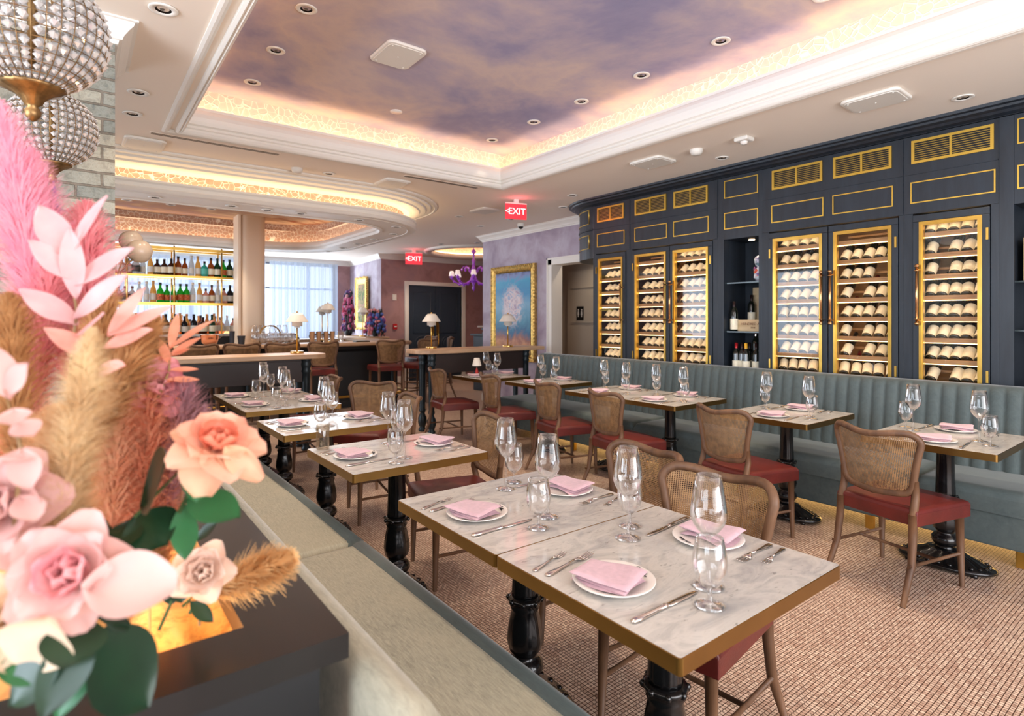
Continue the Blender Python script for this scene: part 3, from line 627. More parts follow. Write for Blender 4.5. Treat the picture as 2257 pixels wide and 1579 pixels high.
def display(label, y0, y1, a, b, shelves, pans):
    t = thing('display_shelf', label, 'shelf', (FX, (y0 + y1) / 2, 0)); L = Matrix.Translation((-FX, -(y0 + y1) / 2, 0))
    g = MB(); g.box(5.55, 5.6, y0, y1, .02, 2.87); g.box(FX, 5.55, y0, a, .02, 2.87); g.box(FX, 5.55, b, y1, .02, 2.87); g.box(FX, 5.55, a, b, 2.25, 2.87); g.box(FX, 5.55, a, b, .02, .12)
    g.xf(L).build('carcass', M['navy'], t, .002)
    for z in shelves: s = MB(); s.box(FX + .03, 5.55, a, b, z - .012, z); s.xf(L).build('glass_shelf', mat('dark shelf glass', (30, 46, 48), .08), t)
    for p, q in pans:
        for z0, z1 in ((2.66, 2.835), (2.35, 2.515)): v = MB(); frame_yz(v, FX - .006, FX, p, q, z0, z1, .009); v.xf(L).build('inlay', M['inlay'], t)
    l = MB(); l.lathe([(.03, 0), (.03, -.006), (0, -.006)], 16, (5.35, (a + b) / 2, 2.25), cap=False); l.xf(L).build('puck_light', emit('puck light', (255, 220, 180), 6), t)
    spot((5.33, (a + b) / 2, 2.23), 5, SOFT, 70)
    return t
display('narrow open display shelf with crates and bottles between the wine cabinets', 2.84, 3.31, 2.875, 3.243, (.92, 1.335, 1.82), [(2.88, 3.235)])
display('open display shelf cut by the right picture edge', .02, 1.10, .10, 1.018, (.92, 1.38, 1.72), [(.62, 1.0), (.12, .5)])
g = MB(); g.box(FX, 5.76, YB + .05, .02, .02, 2.87); tag(g.build('oak_panelling', M['navy']), 'dark oak panelling continuing the cabinets beyond the right picture edge', 'panelling')
# curved end and crown
g = MB(); cy = 5.06; R = .6
arc = [(5.75 - R * math.cos(q * PI / 28), cy + R * math.sin(q * PI / 28)) for q in range(15)]
t = thing('cabinet_crown', 'dark moulded crown with curved left end running along all the cabinets', 'moulding', (FX, 2.5, 0)); L = Matrix.Translation((-FX, -2.5, 0))
path = [(FX, YB + .05), (FX, 4.0)] + arc
g = MB(); linsweep(g, path, [(0, 2.872), (.012, 2.873), (.014, 2.876), (.03, 2.878), (.06, 2.885), (.075, 2.9), (.105, 2.91), (.11, 2.925), (.14, 2.93), (.145, 2.95)]); g.xf(L).build('cornice', M['navy'], t)
t = thing('curved_end_panel', 'curved dark corner panel with brass inlay closing the left end of the cabinets', 'panel', (FX, 5.5, 0)); L = Matrix.Translation((-FX, -5.5, 0))
g = MB(); linsweep(g, arc, [(0, 2.22), (0, 2.872)]); linsweep(g, arc, [(.0, 2.57), (.012, 2.575), (.012, 2.59), (0, 2.595)]); g.add([(p[0], p[1], 2.22) for p in arc] + [(5.75, 5.06, 2.22)], [tuple(range(len(arc) + 1))]); g.xf(L).build('curved_fascia', M['navy'], t)
g = MB()
for z0, z1 in ((2.66, 2.835), (2.35, 2.515)):
    A = [(5.75 - (R + .004) * math.cos(q), cy + (R + .004) * math.sin(q)) for q in [.12 + k * .05 for k in range(25)]]
    for zz in (z0, z1): g.tube([(x, y, zz) for x, y in A], .005, 6)
    for x, y in (A[0], A[-1]): g.tube([(x, y, z0), (x, y, z1)], .005, 6)
g.xf(L).build('inlay', M['inlay'], t)
# wine bottle
def wine_fn(capm, nm='wine_bottle'):
    def fn():
        t = thing(nm, '', 'wine bottle'); g = MB(); pr = [(0, .012), (.03, .0), (.0365, .006), (.0372, .02), (.0372, .19), (.034, .207), (.024, .225), (.016, .238), (.0145, .25), (.0145, .30), (.0, .301)]
        g.lathe(pr, 16, cap=False); g.build('bottle', M['wine'], t)
        l = MB(); l.lathe([(.0378, .018), (.0378, .125)], 16, cap=False); l.build('paper_label', M['label'], t)
        k = MB(); k.lathe([(.0152, .245), (.0155, .298), (0, .303)], 12, cap=False); k.build('capsule', capm, t); return t
    return fn
wb = [Maker(wine_fn(M['redcap'])), Maker(wine_fn(M['blackcap'])), Maker(wine_fn(M['label']))]
rnd = random.Random(5)
DN = ['rightmost cabinet door', 'first cabinet door right of display shelf pair, right leaf', 'cabinet door just right of the display shelf', 'cabinet door just left of the display shelf', 'second cabinet door left of the display shelf', 'leftmost cabinet door']
ORD = ['bottom', 'second', 'third', 'fourth', 'fifth', 'sixth', 'seventh', 'top']
DN = {1.194: 'rightmost door', 1.763: 'second door from right', 2.293: 'third door from right', 3.416: 'fourth door from right', 3.943: 'fifth door from right', 4.569: 'leftmost door'}
for ya, yb in BOT:
    key = DN[round(ya, 3)]; n = 5
    for k in range(8):
        z = 1.0 + .162 * k
        if key == 'second door from right' and k == 7: continue
        if key == 'leftmost door' and k == 7: continue
        if key == 'fifth door from right' and k == 7: continue
        miss = rnd.choice([None, None, None, 1, 3]) if key in ('rightmost door', 'second door from right') else None
        cap = 0 if (key in ('second door from right', 'rightmost door') and rnd.random() < .6) else 1
        yaw = rnd.uniform(-.25, .35) if k in (0, 3) else rnd.uniform(-.08, .08)
        for i in range(n):
            if i == miss: continue
            y = ya + .034 + (yb - ya - .068) * i / (n - 1) + rnd.uniform(-.004, .004)
            tl = math.radians(50) + rnd.uniform(-.04, .04)
            # axis points back (+X) and up
            rot = Matrix.Rotation(yaw + rnd.uniform(-.05, .05), 4, 'Z') @ Matrix.Rotation(tl, 4, 'Y')
            wb[cap]((5.240, y, z - .022), 0, 'cream labelled wine bottle, %s row behind the %s, %s from left' % (ORD[k], key, ['first', 'second', 'third', 'fourth', 'fifth'][n - 1 - i]), 'wine bottles racked behind the ' + key, rot.to_euler())
stand = Maker(wine_fn(M['redcap'])); standy = Maker(wine_fn(mat('yellow capsule', (214, 160, 40), .4))); stands = Maker(wine_fn(M['silver']))
stand((5.24, 3.16, .92), 0, 'red capped wine bottle standing leftmost on the lowest display shelf', 'bottles standing on the lowest display shelf')
wb[1]((5.26, 3.11, .92), 0, 'slim dark bottle second from left on the lowest display shelf', 'bottles standing on the lowest display shelf')
wb[1]((5.36, 3.09, .92), 0, 'dark bottle standing behind the yellow capped one, lowest display shelf', 'bottles standing on the lowest display shelf')
standy((5.22, 3.045, .92), 0, 'yellow capped bottle with cream label on the lowest display shelf', 'bottles standing on the lowest display shelf')
o = stands((5.38, 3.03, .92), 0, 'tall silver necked bottle in the middle of the lowest display shelf', 'bottles standing on the lowest display shelf'); o.scale = (1.1, 1.1, 1.5)
wb[1]((5.25, 2.955, .92), 0, 'dark bottle right of the yellow capped one, lowest display shelf', 'bottles standing on the lowest display shelf')
o = wb[2]((5.33, 2.90, .92), 0, 'pink labelled slim bottle at the right of the lowest display shelf', 'bottles standing on the lowest display shelf')
wb[1]((5.25, 3.19, 1.335), 0, 'white labelled slim bottle left of the stamped crate, middle display shelf', 'bottles on the middle display shelf')
o = wb[1]((5.42, 3.10, 1.40), 0, 'dark bottle standing behind the stamped crate, middle display shelf', 'bottles on the middle display shelf')
def crate(loc, sx, sy, sz, label, lines=()):
    t = thing('wine_crate', label, 'crate', loc); g = MB(); g.box(-sx / 2, sx / 2, -sy / 2, sy / 2, 0, sz); g.build('box', M['cratewood'], t, .003)
    for s, size, z in lines: text(s, size, mat('burnt stamp', (110, 70, 44), .8), t, loc=(-sx / 2 - .001, 0, z), rot=(PI / 2, 0, -PI / 2))
    return t
crate((5.36, 3.0, 1.335), .18, .33, .115, 'pale wooden wine crate stamped with two lines of brown lettering', [('HUNDRED ACRE', .034, .072), ('2018', .024, .036)])
crate((5.50, 2.97, 1.335), .05, .30, .44, 'upright pale wooden crate lid standing behind the stamped crate', [('Corbinaire', .026, .29), ('Chateau', .022, .2)])
crate((5.47, 2.99, .92), .1, .17, .24, 'small pale wooden box behind the bottles on the lowest display shelf')
crate((5.36, .83, 1.7205), .3, .3, .3, 'brown wooden box on the shelf at the right picture edge')
# colourful sculpture
t = thing('sculpture', 'small glossy figure covered in multicoloured graffiti letters on the top display shelf', 'sculpture', (5.36, 2.965, 1.825))
q = NT('graffiti paint'); vo = q.add('ShaderNodeTexVoronoi'); vo.inputs['Scale'].default_value = 26; q.link(q.tc(), vo.inputs['Vector']); sp = q.add('ShaderNodeSeparateColor'); q.link(vo.outputs['Color'], sp.inputs[0])
q.link(q.ramp(sp.outputs[0], [(0, (240, 236, 236)), (.25, (92, 48, 132)), (.4, (230, 230, 236)), (.55, (40, 160, 176)), (.7, (222, 84, 40)), (.85, (80, 60, 130)), (1, (246, 240, 240))]), q.b.inputs['Base Color']); q.setp(Roughness=.15)
g = MB(); g.lathe([(0, 0), (.05, .005), (.07, .04), (.066, .09), (.05, .13), (.038, .145), (.055, .165), (.066, .20), (.056, .245), (.02, .265), (0, .268)], 24, cap=False); g.sphere((0, .06, .13), .022); g.sphere((0, -.06, .125), .022); g.build('body', q.m, t)
for i, (ch, yy, zz, col) in enumerate((('B', .02, .2, (240, 240, 240)), ('O', -.025, .21, (40, 150, 170)), ('E', -.02, .12, (240, 240, 240)), ('D', .03, .1, (230, 120, 40)), ('M', .02, .05, (250, 250, 250)), ('A', -.03, .06, (90, 60, 150)))):
    text(ch, .05, mat('graffiti %d' % i, col, .2), t, 'painted_letter', (-.069 + .012 * abs(yy) / .03, yy, zz), (PI / 2, 0, -PI / 2))
# ================================================================ BANQUETTES
t = thing('banquette', 'long grey blue velvet banquette with a channel tufted back below the wine cabinets', 'banquette', (4.7, 2.5, 0)); L = Matrix.Translation((-4.7, -2.5, 0))
Y0, Y1 = -1.2, 6.05
g = MB(); prof_y = []
NCH = 78; cw = (5.72 - Y0) / NCH
def backfn(u, v):
    n = NCH * 8; y = Y0 + u * (5.72 - Y0); f = (y - Y0) / cw % 1.0; pad = .020 * (1 - abs(2 * f - 1) ** 2.6)
    P = [(4.86, .40), (4.865, .50), (4.89, .70), (4.915, .88), (4.925, .95), (4.945, .985), (4.98, 1.0), (5.04, 1.0), (5.10, .99), (5.12, .96), (5.12, .4)]
    k = v * 10; i = min(int(k), 9); q = k - i; x = P[i][0] * (1 - q) + P[i + 1][0] * q; z = P[i][1] * (1 - q) + P[i + 1][1] * q
    w = 1 if v < .52 else max(0, 1 - (v - .52) / .12)
    return (x - pad * w, y, z)
g.grid(backfn, NCH * 8, 10)
def endfn(u, v):
    a = u * PI * .5; P = [(.26, .4), (.255, .5), (.23, .7), (.205, .88), (.195, .95), (.175, .985), (.14, 1.0), (.08, 1.0), (.02, .995), (.0, .96), (0, .4)]
    k = v * 10; i = min(int(k), 9); q = k - i; r = P[i][0] * (1 - q) + P[i + 1][0] * q; z = P[i][1] * (1 - q) + P[i + 1][1] * q
    f = (u * 4) % 1; w = 1 if v < .52 else max(0, 1 - (v - .52) / .12); r += .02 * (1 - abs(2 * f - 1) ** 2.6) * w
    return (5.12 - r * math.cos(a), 5.72 + r * math.sin(a) * 1.3, z)
g.grid(endfn, 32, 10); g.xf(L).build('backrest', M['velvet'], t)
for k, (a, b) in enumerate(((Y0, 1.35), (1.36, 3.7), (3.71, Y1))):
    g = MB(); g.cushion(4.32, 4.93, a, b, .30, .455, .05, .012); g.xf(L).build('seat_cushion', M['velvet'], t)
g = MB(); g.box(4.335, 5.10, Y0, Y1 - .03, .10, .31); g.xf(L).build('base', M['velvet'], t, .01)
for y in (-.3, .83, 1.63, 2.6, 3.6, 4.6, 5.7):
    g = MB(); g.box(4.36, 4.40, y - .025, y + .025, 0, .11); g.xf(L).build('leg', M['brass'], t, .003)
g = MB(); g.box(4.9, 4.92, Y0, Y1 - .1, .07, .085); g.box(4.9, 4.93, Y0, Y1 - .1, .085, .1); g.xf(L).build('light_strip', emit('under bench strip', (255, 200, 120), 10), t)

t = thing('bench', 'pale sage velvet bench with seat cushions in the left foreground', 'bench', (.75, 1.5, 0)); L = Matrix.Translation((-.75, -1.5, 0))
for a, b in ((-1.3, .35), (.355, 2.44), (2.45, 4.1), (4.11, 6.0)):
    g = MB(); g.cushion(.40, 1.0, a, b, .33, .475, .03, .022); g.xf(L).build('seat_cushion', M['velvetl'], t)
    g = MB(); g.tube([(.995, a, .41), (.995, a + .02, .415), (.995, b - .02, .415), (.995, b, .41)], [.036, .05, .05, .036], 16); g.xf(L).build('nap_sheen_roll', M['velvet'], t)  # added roll; its bluer velvet paints the nap sheen of the front edge
g = MB(); g.box(.40, 1.0, -1.3, 5.98, .08, .335); g.xf(L).build('base', M['velvet'], t, .01)
for a, b in ((-1.3, .72), (.73, 2.44), (2.45, 4.1), (4.11, 6.0)):
    g = MB(); s0 = len(g.v)
    def bf(u, v):
        y = a + (b - a) * u; e = min(u, 1 - u) * (b - a); rr = .03 if e > .04 else .03 * math.sqrt(max(0, 1 - (1 - e / .04) ** 2)); P = [(.47, .44), (.485, .6), (.478, .74), (.458, .82), (.435, .858), (.41, .868), (.388, .86), (.372, .83), (.362, .4)]
        k = v * 8; i = min(int(k), 7); q = k - i; x = P[i][0] * (1 - q) + P[i + 1][0] * q; z = P[i][1] * (1 - q) + P[i + 1][1] * q
        return (x - (.03 - rr), y, z - (.03 - rr))
    g.grid(bf, 40, 8); g.xf(L).build('back_cushion', M['velvetl'], t)
g = MB()
for y in (-.9, .5, 1.9, 3.3, 4.7, 5.8): g.box(.9, .94, y - .02, y + .02, 0, .09)
g.xf(L).build('plinth_feet', M['brass'], t)
t = thing('throw_cushion', 'plump blue grey velvet cushion at the near end of the bench', 'cushion', (.60, .86, .56), .25); g = MB(); g.sphere((0, 0, 0), .16, 24, sx=.45, sy=1.0, sz=.55)
g.build('cushion', M['velvet'], t)
# ================================================================ TABLES
TX, TY = .735, .642
def f_table():
    t = thing('dining_table', '', 'table')
    g = MB(); g.prism(rrect(-TX / 2 + .003, TX / 2 - .003, -TY / 2 + .003, TY / 2 - .003, .008, 4), .728, .7605); g.build('marble_top', M['marble'], t)
    g = MB(); R = rrect(-TX / 2, TX / 2, -TY / 2, TY / 2, .011, 5); loopsweep(g, R, [(-.02, .722), (0, .722), (0, .7585), (-.0031, .7595), (-.0031, .75)], sm=False); g.build('brass_edge', M['brassband'], t)
    g = MB(); fl = lambda a, z: 1 - .07 * abs(math.sin(7 * a)) if .40 < z < .69 else 1
    g.lathe([(.10, .728), (.10, .716), (.05, .712), (.056, .70), (.056, .69), (.044, .68), (.047, .5), (.05, .43), (.05, .41)], 42, fl=fl)
    g.lathe([(.05, .415), (.062, .41), (.066, .402), (.06, .394), (.048, .388), (.056, .375), (.05, .36), (.055, .33), (.062, .29), (.066, .25), (.06, .215), (.045, .2), (.042, .19), (.055, .182), (.068, .165), (.07, .145), (.058, .125), (.04, .115), (.046, .108), (.046, .10)], 28, fl=lambda a, z: 1 + (.05 * math.sin(8 * a) if .22 < z < .36 else 0))
    for k in range(8):
        a = k * PI / 4; g.sphere((.062 * math.cos(a), .062 * math.sin(a), .402), .011, 8)
    g.build('column', M['iron'], t)
    g = MB(); g.lathe([(.05, .11), (.075, .098), (.09, .10), (.10, .09), (.15, .07), (.19, .05), (.225, .038), (.24, .034), (.245, .024), (.235, .014), (.0, .014)], 64, fl=lambda a, z: 1 + (.035 * math.sin(16 * a) if .036 < z < .095 else 0), sx=.62, sy=1.0, cap=False)
    for k in range(24):
        a = k * PI / 12; g.sphere((.205 * .62 * math.cos(a), .205 * math.sin(a), .045), .014, 8, sz=.6)
    g.build('base', M['iron'], t)
    for sx, sy in ((-1, -1), (-1, 1), (1, -1), (1, 1)):
        g = MB(); g.lathe([(0, 0), (.016, .001), (.018, .012), (.012, .022), (0, .024)], 10, (sx * .09, sy * .16, 0), cap=False); g.build('foot', M['iron'], t)
    return t
table = Maker(f_table)
A = [(1.34, 1.03), (1.34, 1.673), (1.34, 2.755), (1.34, 3.82), (1.36, 4.88), (1.36, 5.523)]
Bt = [(4.09, 1.12), (4.17, 2.11), (4.13, 3.12), (4.13, 3.763), (4.17, 4.79), (4.05, 5.72)]
TN = ['nearest table', 'table joined to the nearest one', 'third table of the near row', 'fourth table of the near row', 'fifth table of the near row', 'sixth table of the near row']
BN = ['first table of the cabinet row', 'second table of the cabinet row', 'third table of the cabinet row', 'fourth table of the cabinet row', 'fifth table of the cabinet row', 'sixth table of the cabinet row']
LA = ['largest, nearest brass edged marble table on black cast iron pedestal', 'brass edged marble table joined to the far side of the nearest one', 'single brass edged marble table behind the nearest joined pair', 'brass edged marble table holding the ribbed tumbler-side setting, fourth along the bench', 'near half of the joined marble tables at the far end of the bench', 'far half of the joined marble tables at the far end of the bench']
LB = ['frontmost brass edged marble table by the channel tufted banquette', 'second brass edged marble table from the front by the tufted banquette', 'near half of the joined marble tables by the tufted banquette', 'far half of the joined marble tables by the tufted banquette', 'single marble table between the joined pair and the small lamp table', 'farthest marble table of the banquette row, with the small table lamp']
LA[3] = 'brass edged marble table fourth along the pale bench, behind the ribbed tumbler'
TABS = []
for i, (x, y) in enumerate(A): table((x, y, 0), 0, LA[i], 'dining tables along the pale bench'); TABS.append((x, y, TN[i], 'A', i))
for i, (x, y) in enumerate(Bt): table((x, y, 0), 0, LB[i], 'dining tables along the tufted banquette'); TABS.append((x, y, BN[i], 'B', i))
# ---- tableware
def f_plate():
    t = thing('plate', '', 'plate'); g = MB(); g.lathe([(0, .004), (.06, .003), (.066, .0), (.07, .001), (.085, .006), (.107, .014), (.108, .016), (.106, .017), (.085, .010), (.07, .006), (0, .006)], 48, cap=False); g.build('dish', M['china'], t)
    g = MB()
    # cursive signature on the rim
    S_ = [[(0, .9), (-.25, 1.05), (-.5, .8), (-.55, .4), (-.4, .1), (-.1, .0), (.2, .15)], [(.2, .15), (.3, .35), (.45, .35), (.5, .15), (.35, .02), (.22, .15), (.5, .3), (.65, .1), (.75, .7), (.8, .95), (.72, .9), (.7, .2), (.85, .05), (1.0, .3), (1.1, .3), (1.05, .15), (1.0, .05), (1.2, .08), (1.35, .7), (1.32, .1), (1.5, .08), (1.65, .7), (1.6, .1), (1.8, .1), (1.9, .32), (2.0, .25), (1.88, .05), (2.1, .05), (2.35, .3)], [(1.2, .5), (1.8, .6)]]
    for st in S_:
        P = []
        for a, b in st:
            th = (.9 - a) * .22 - .3; r = .083 + b * .016; P.append((r * math.cos(th), r * math.sin(th), .0075 + max(0, (r - .075)) * .30 + .003))
        g.tube(P, .0009, 5)
    g.build('signature', M['ink'], t); return t
def f_napkin():
    t = thing('napkin', '', 'napkin'); g = MB(); R = random.Random(3)
    for k, (w, l, z, dx, dy, th) in enumerate(((.160, .116, 0, .005, -.005, .010), (.150, .108, .0095, -.006, .004, .009), (.166, .124, .0185, .0, .0, .013))):
        n = 22
        def top(u, v, s=1):
            e = min(u, 1 - u, v, 1 - v) * 6.5; q = 1 if e > 1 else math.sqrt(max(0, 1 - (1 - e) ** 2))
            x = (u - .5) * w + dx + .004 * math.sin(3 * v + k); y = (v - .5) * l + dy + .005 * math.sin(4 * u + k * 2) 
            zz = z + th * .5 + s * th * .5 * q + .0045 * math.sin(4.2 * u + 2 * v + k * .6) + (.006 * (u - .5) ** 2 * 4 * (-1)) * .5
            return (x, y, zz + .002)
        g.grid(lambda u, v: top(u, v, 1), n, n); g.grid(lambda u, v: top(1 - u, v, -1), n, n)
    g.build('folded_cloth', M['napkin'], t); return t
def glassprof(kind):
    if kind == 'tall': return [(.0, .0015), (.038, .0015), (.040, .003), (.03, .006), (.012, .010), (.005, .018), (.0042, .06), (.0042, .118), (.007, .128), (.016, .136), (.028, .147), (.039, .163), (.0455, .182), (.046, .195), (.043, .22), (.037, .255), (.0315, .288)], [(.0312, .288), (.0365, .255), (.0425, .22), (.0452, .195), (.0445, .183), (.038, .165), (.027, .149), (.015, .139), (0, .135)]
    return [(.0, .0015), (.034, .0015), (.036, .003), (.026, .006), (.010, .010), (.005, .016), (.0048, .036), (.009, .044), (.022, .052), (.034, .068), (.0405, .09), (.0415, .108), (.039, .130), (.0345, .152), (.0318, .166)], [(.0315, .166), (.034, .152), (.0383, .13), (.0406, .108), (.0395, .091), (.033, .07), (.021, .055), (.008, .047), (0, .046)]
def f_glass(kind, nm, cat):
    def fn():
        a, b = glassprof(kind); t = thing(nm, '', cat); k = 7 if kind == 'tall' else 6
        g = MB(); g.lathe(a[k:] + b, 36, cap=False); g.build('bowl', M['glass'], t)
        g = MB(); g.lathe(a[3:k + 1], 18, cap=False); g.build('stem', M['glass'], t)
        g = MB(); g.lathe(a[:4], 30, cap=False); g.build('foot', M['glass'], t); return t
    return fn
def blade(mb, st, m=0):
    """flat ware: list of (x, halfwidth, z, thickness) stations along +X"""
    n = len(st); vs = []
    for x, w, z, h in st:
        vs += [(x, -w, z), (x, -w * .6, z + h), (x, w * .6, z + h), (x, w, z), (x, w * .6, z - h * .2), (x, -w * .6, z - h * .2)]
    fs = [(k * 6 + i, k * 6 + (i + 1) % 6, (k + 1) * 6 + (i + 1) % 6, (k + 1) * 6 + i) for k in range(n - 1) for i in range(6)]
    mb.add(vs, fs, m, True); b = len(mb.v) - len(vs)
    for q, r in ((0, 1), ((n - 1) * 6, -1)): mb.f.append(tuple(b + q + i for i in range(6))[::-r]); mb.m.append(m); mb.s.append(False)
def f_fork(nm, sc, tines):
    def fn():
        t = thing(nm, '', 'fork'); g = MB()
        H = [(0, .004, .002, .002), (.004, .009, .002, .0035), (.015, .0115, .002, .004), (.03, .010, .002, .004), (.06, .006, .003, .0035), (.09, .0035, .005, .003), (.125, .003, .008, .003)]
        blade(g, [(x * sc, w * sc, z * sc, h * sc) for x, w, z, h in H]); g.build('handle', M['silver'], t)
        g = MB(); blade(g, [(x * sc, w * sc, z * sc, h * sc) for x, w, z, h in ((.122, .003, .008, .003), (.132, .006, .008, .002), (.140, .0115, .005, .0018), (.152, .0125, .003, .0015))])
        for k in range(tines):
            y = (-.0105 + .021 * k / (tines - 1)) * sc; blade(g, [(.151 * sc, .0022 * sc, .003 * sc, .0013), (.17 * sc, .002 * sc, .002 * sc, .0012), (.192 * sc, .0016 * sc, .006 * sc, .001), (.199 * sc, .0006 * sc, .008 * sc, .0006)]); 
            for i in range(len(g.v) - 24, len(g.v)): v = g.v[i]; g.v[i] = (v[0], v[1] + y, v[2])
        g.build('tines', M['silver'], t); return t
    return fn
def f_knife():
    t = thing('table_knife', '', 'knife'); g = MB(); blade(g, [(0, .003, .003, .003), (.004, .008, .003, .005), (.02, .0105, .003, .006), (.04, .0095, .003, .006), (.09, .0075, .003, .005), (.115, .0075, .003, .005), (.12, .009, .003, .006), (.126, .006, .003, .004)]); g.build('handle', M['silver'], t)
    g = MB(); blade(g, [(.124, .005, .004, .002), (.135, .0085, .003, .0012), (.18, .0095, .003, .001), (.22, .009, .003, .001), (.24, .006, .003, .001), (.252, .001, .003, .0006)]); g.build('blade', M['silver'], t); return t
plate, napkin, tall, gob = Maker(f_plate), Maker(f_napkin), Maker(f_glass('tall', 'wine_glass', 'wine glass')), Maker(f_glass('short', 'water_goblet', 'water glass'))
forkb, forks, knife = Maker(f_fork('dinner_fork', 1.0, 4)), Maker(f_fork('salad_fork', .78, 3)), Maker(f_knife)
rn = random.Random(11)
def setting(tx, ty, side, nm, sidename, opts=()):
    s = -1 if side == 'neg' else 1; rz = 0 if s < 0 else PI; Z = .7605
    def p(dx, dy, z=0, j=.006):
        dx, dy = dx + rn.uniform(-j, j), dy + rn.uniform(-j, j)
        return (tx + dx, ty + dy, Z + z) if s < 0 else (tx - dx, ty - dy, Z + z)
    on = '%s side of the %s' % (sidename, nm)
    pp = p(-.225, -.01); a = rn.uniform(-.12, .12)
    plate(pp, rz + a * .3, 'round white plate on the ' + on, 'place plates')
    napkin((pp[0] + (-.020 if s < 0 else .020), pp[1], Z + .007), rz + a + PI / 2 + .12, 'folded pink napkin on the %s' % on, 'folded pink napkins')
    forkb(p(-.340, .128), rz + .12 + rn.uniform(-.08, .08), 'dinner fork on the ' + on, 'dinner forks')
    forks(p(-.345, .170), rz + .22 + rn.uniform(-.08, .1), 'small fork on the ' + on, 'small forks')
    knife(p(-.345, -.165), rz + rn.uniform(-.05, .1), 'table knife on the ' + on, 'table knives')
    tall(p(-.04, -.175), rn.random(), 'tall wine glass on the ' + on, 'tall wine glasses')
    gob(p(-.125, -.237), rn.random(), 'short goblet on the ' + on, 'short goblets')
for x, y, nm, row, i in TABS:
    setting(x, y, 'neg', nm, 'bench' if row == 'A' else 'chair'); setting(x, y, 'pos', nm, 'chair' if row == 'A' else 'banquette')
# ribbed tumbler, small lamp
t = thing('ribbed_tumbler', 'tall ribbed cloudy glass tumbler at the far corner of the third bench table', 'glass', (1.04, 3.02, .7605)); g = MB(); g.lathe([(.0, .001), (.031, .001), (.033, .004), (.034, .13), (.033, .131), (.031, .13), (.03, .008), (0, .008)], 48, fl=lambda a, z: 1 + .025 * math.sin(16 * a), cap=False); g.build('tumbler', thin_glass('smoky glass', (.86, .82, .76), 1, .4, .08), t)
t = thing('candle_lamp', 'little table lamp with cream shade and red base on the farthest banquette table', 'lamp', (3.93, 5.86, .7605)); g = MB(); g.lathe([(.0, 0), (.04, .0), (.042, .01), (.03, .02), (.018, .03), (.02, .05), (.012, .07), (.008, .09)], 20, cap=False); g.build('base', mat('red lacquer', (196, 44, 36), .3), t); g = MB(); g.lathe([(.006, .09), (.006, .16)], 10); g.build('stem', M['glass'], t); g = MB(); g.lathe([(.058, .12), (.034, .215), (.0, .216)], 24, cap=False); g.build('lamp_shade', M['shade'], t)
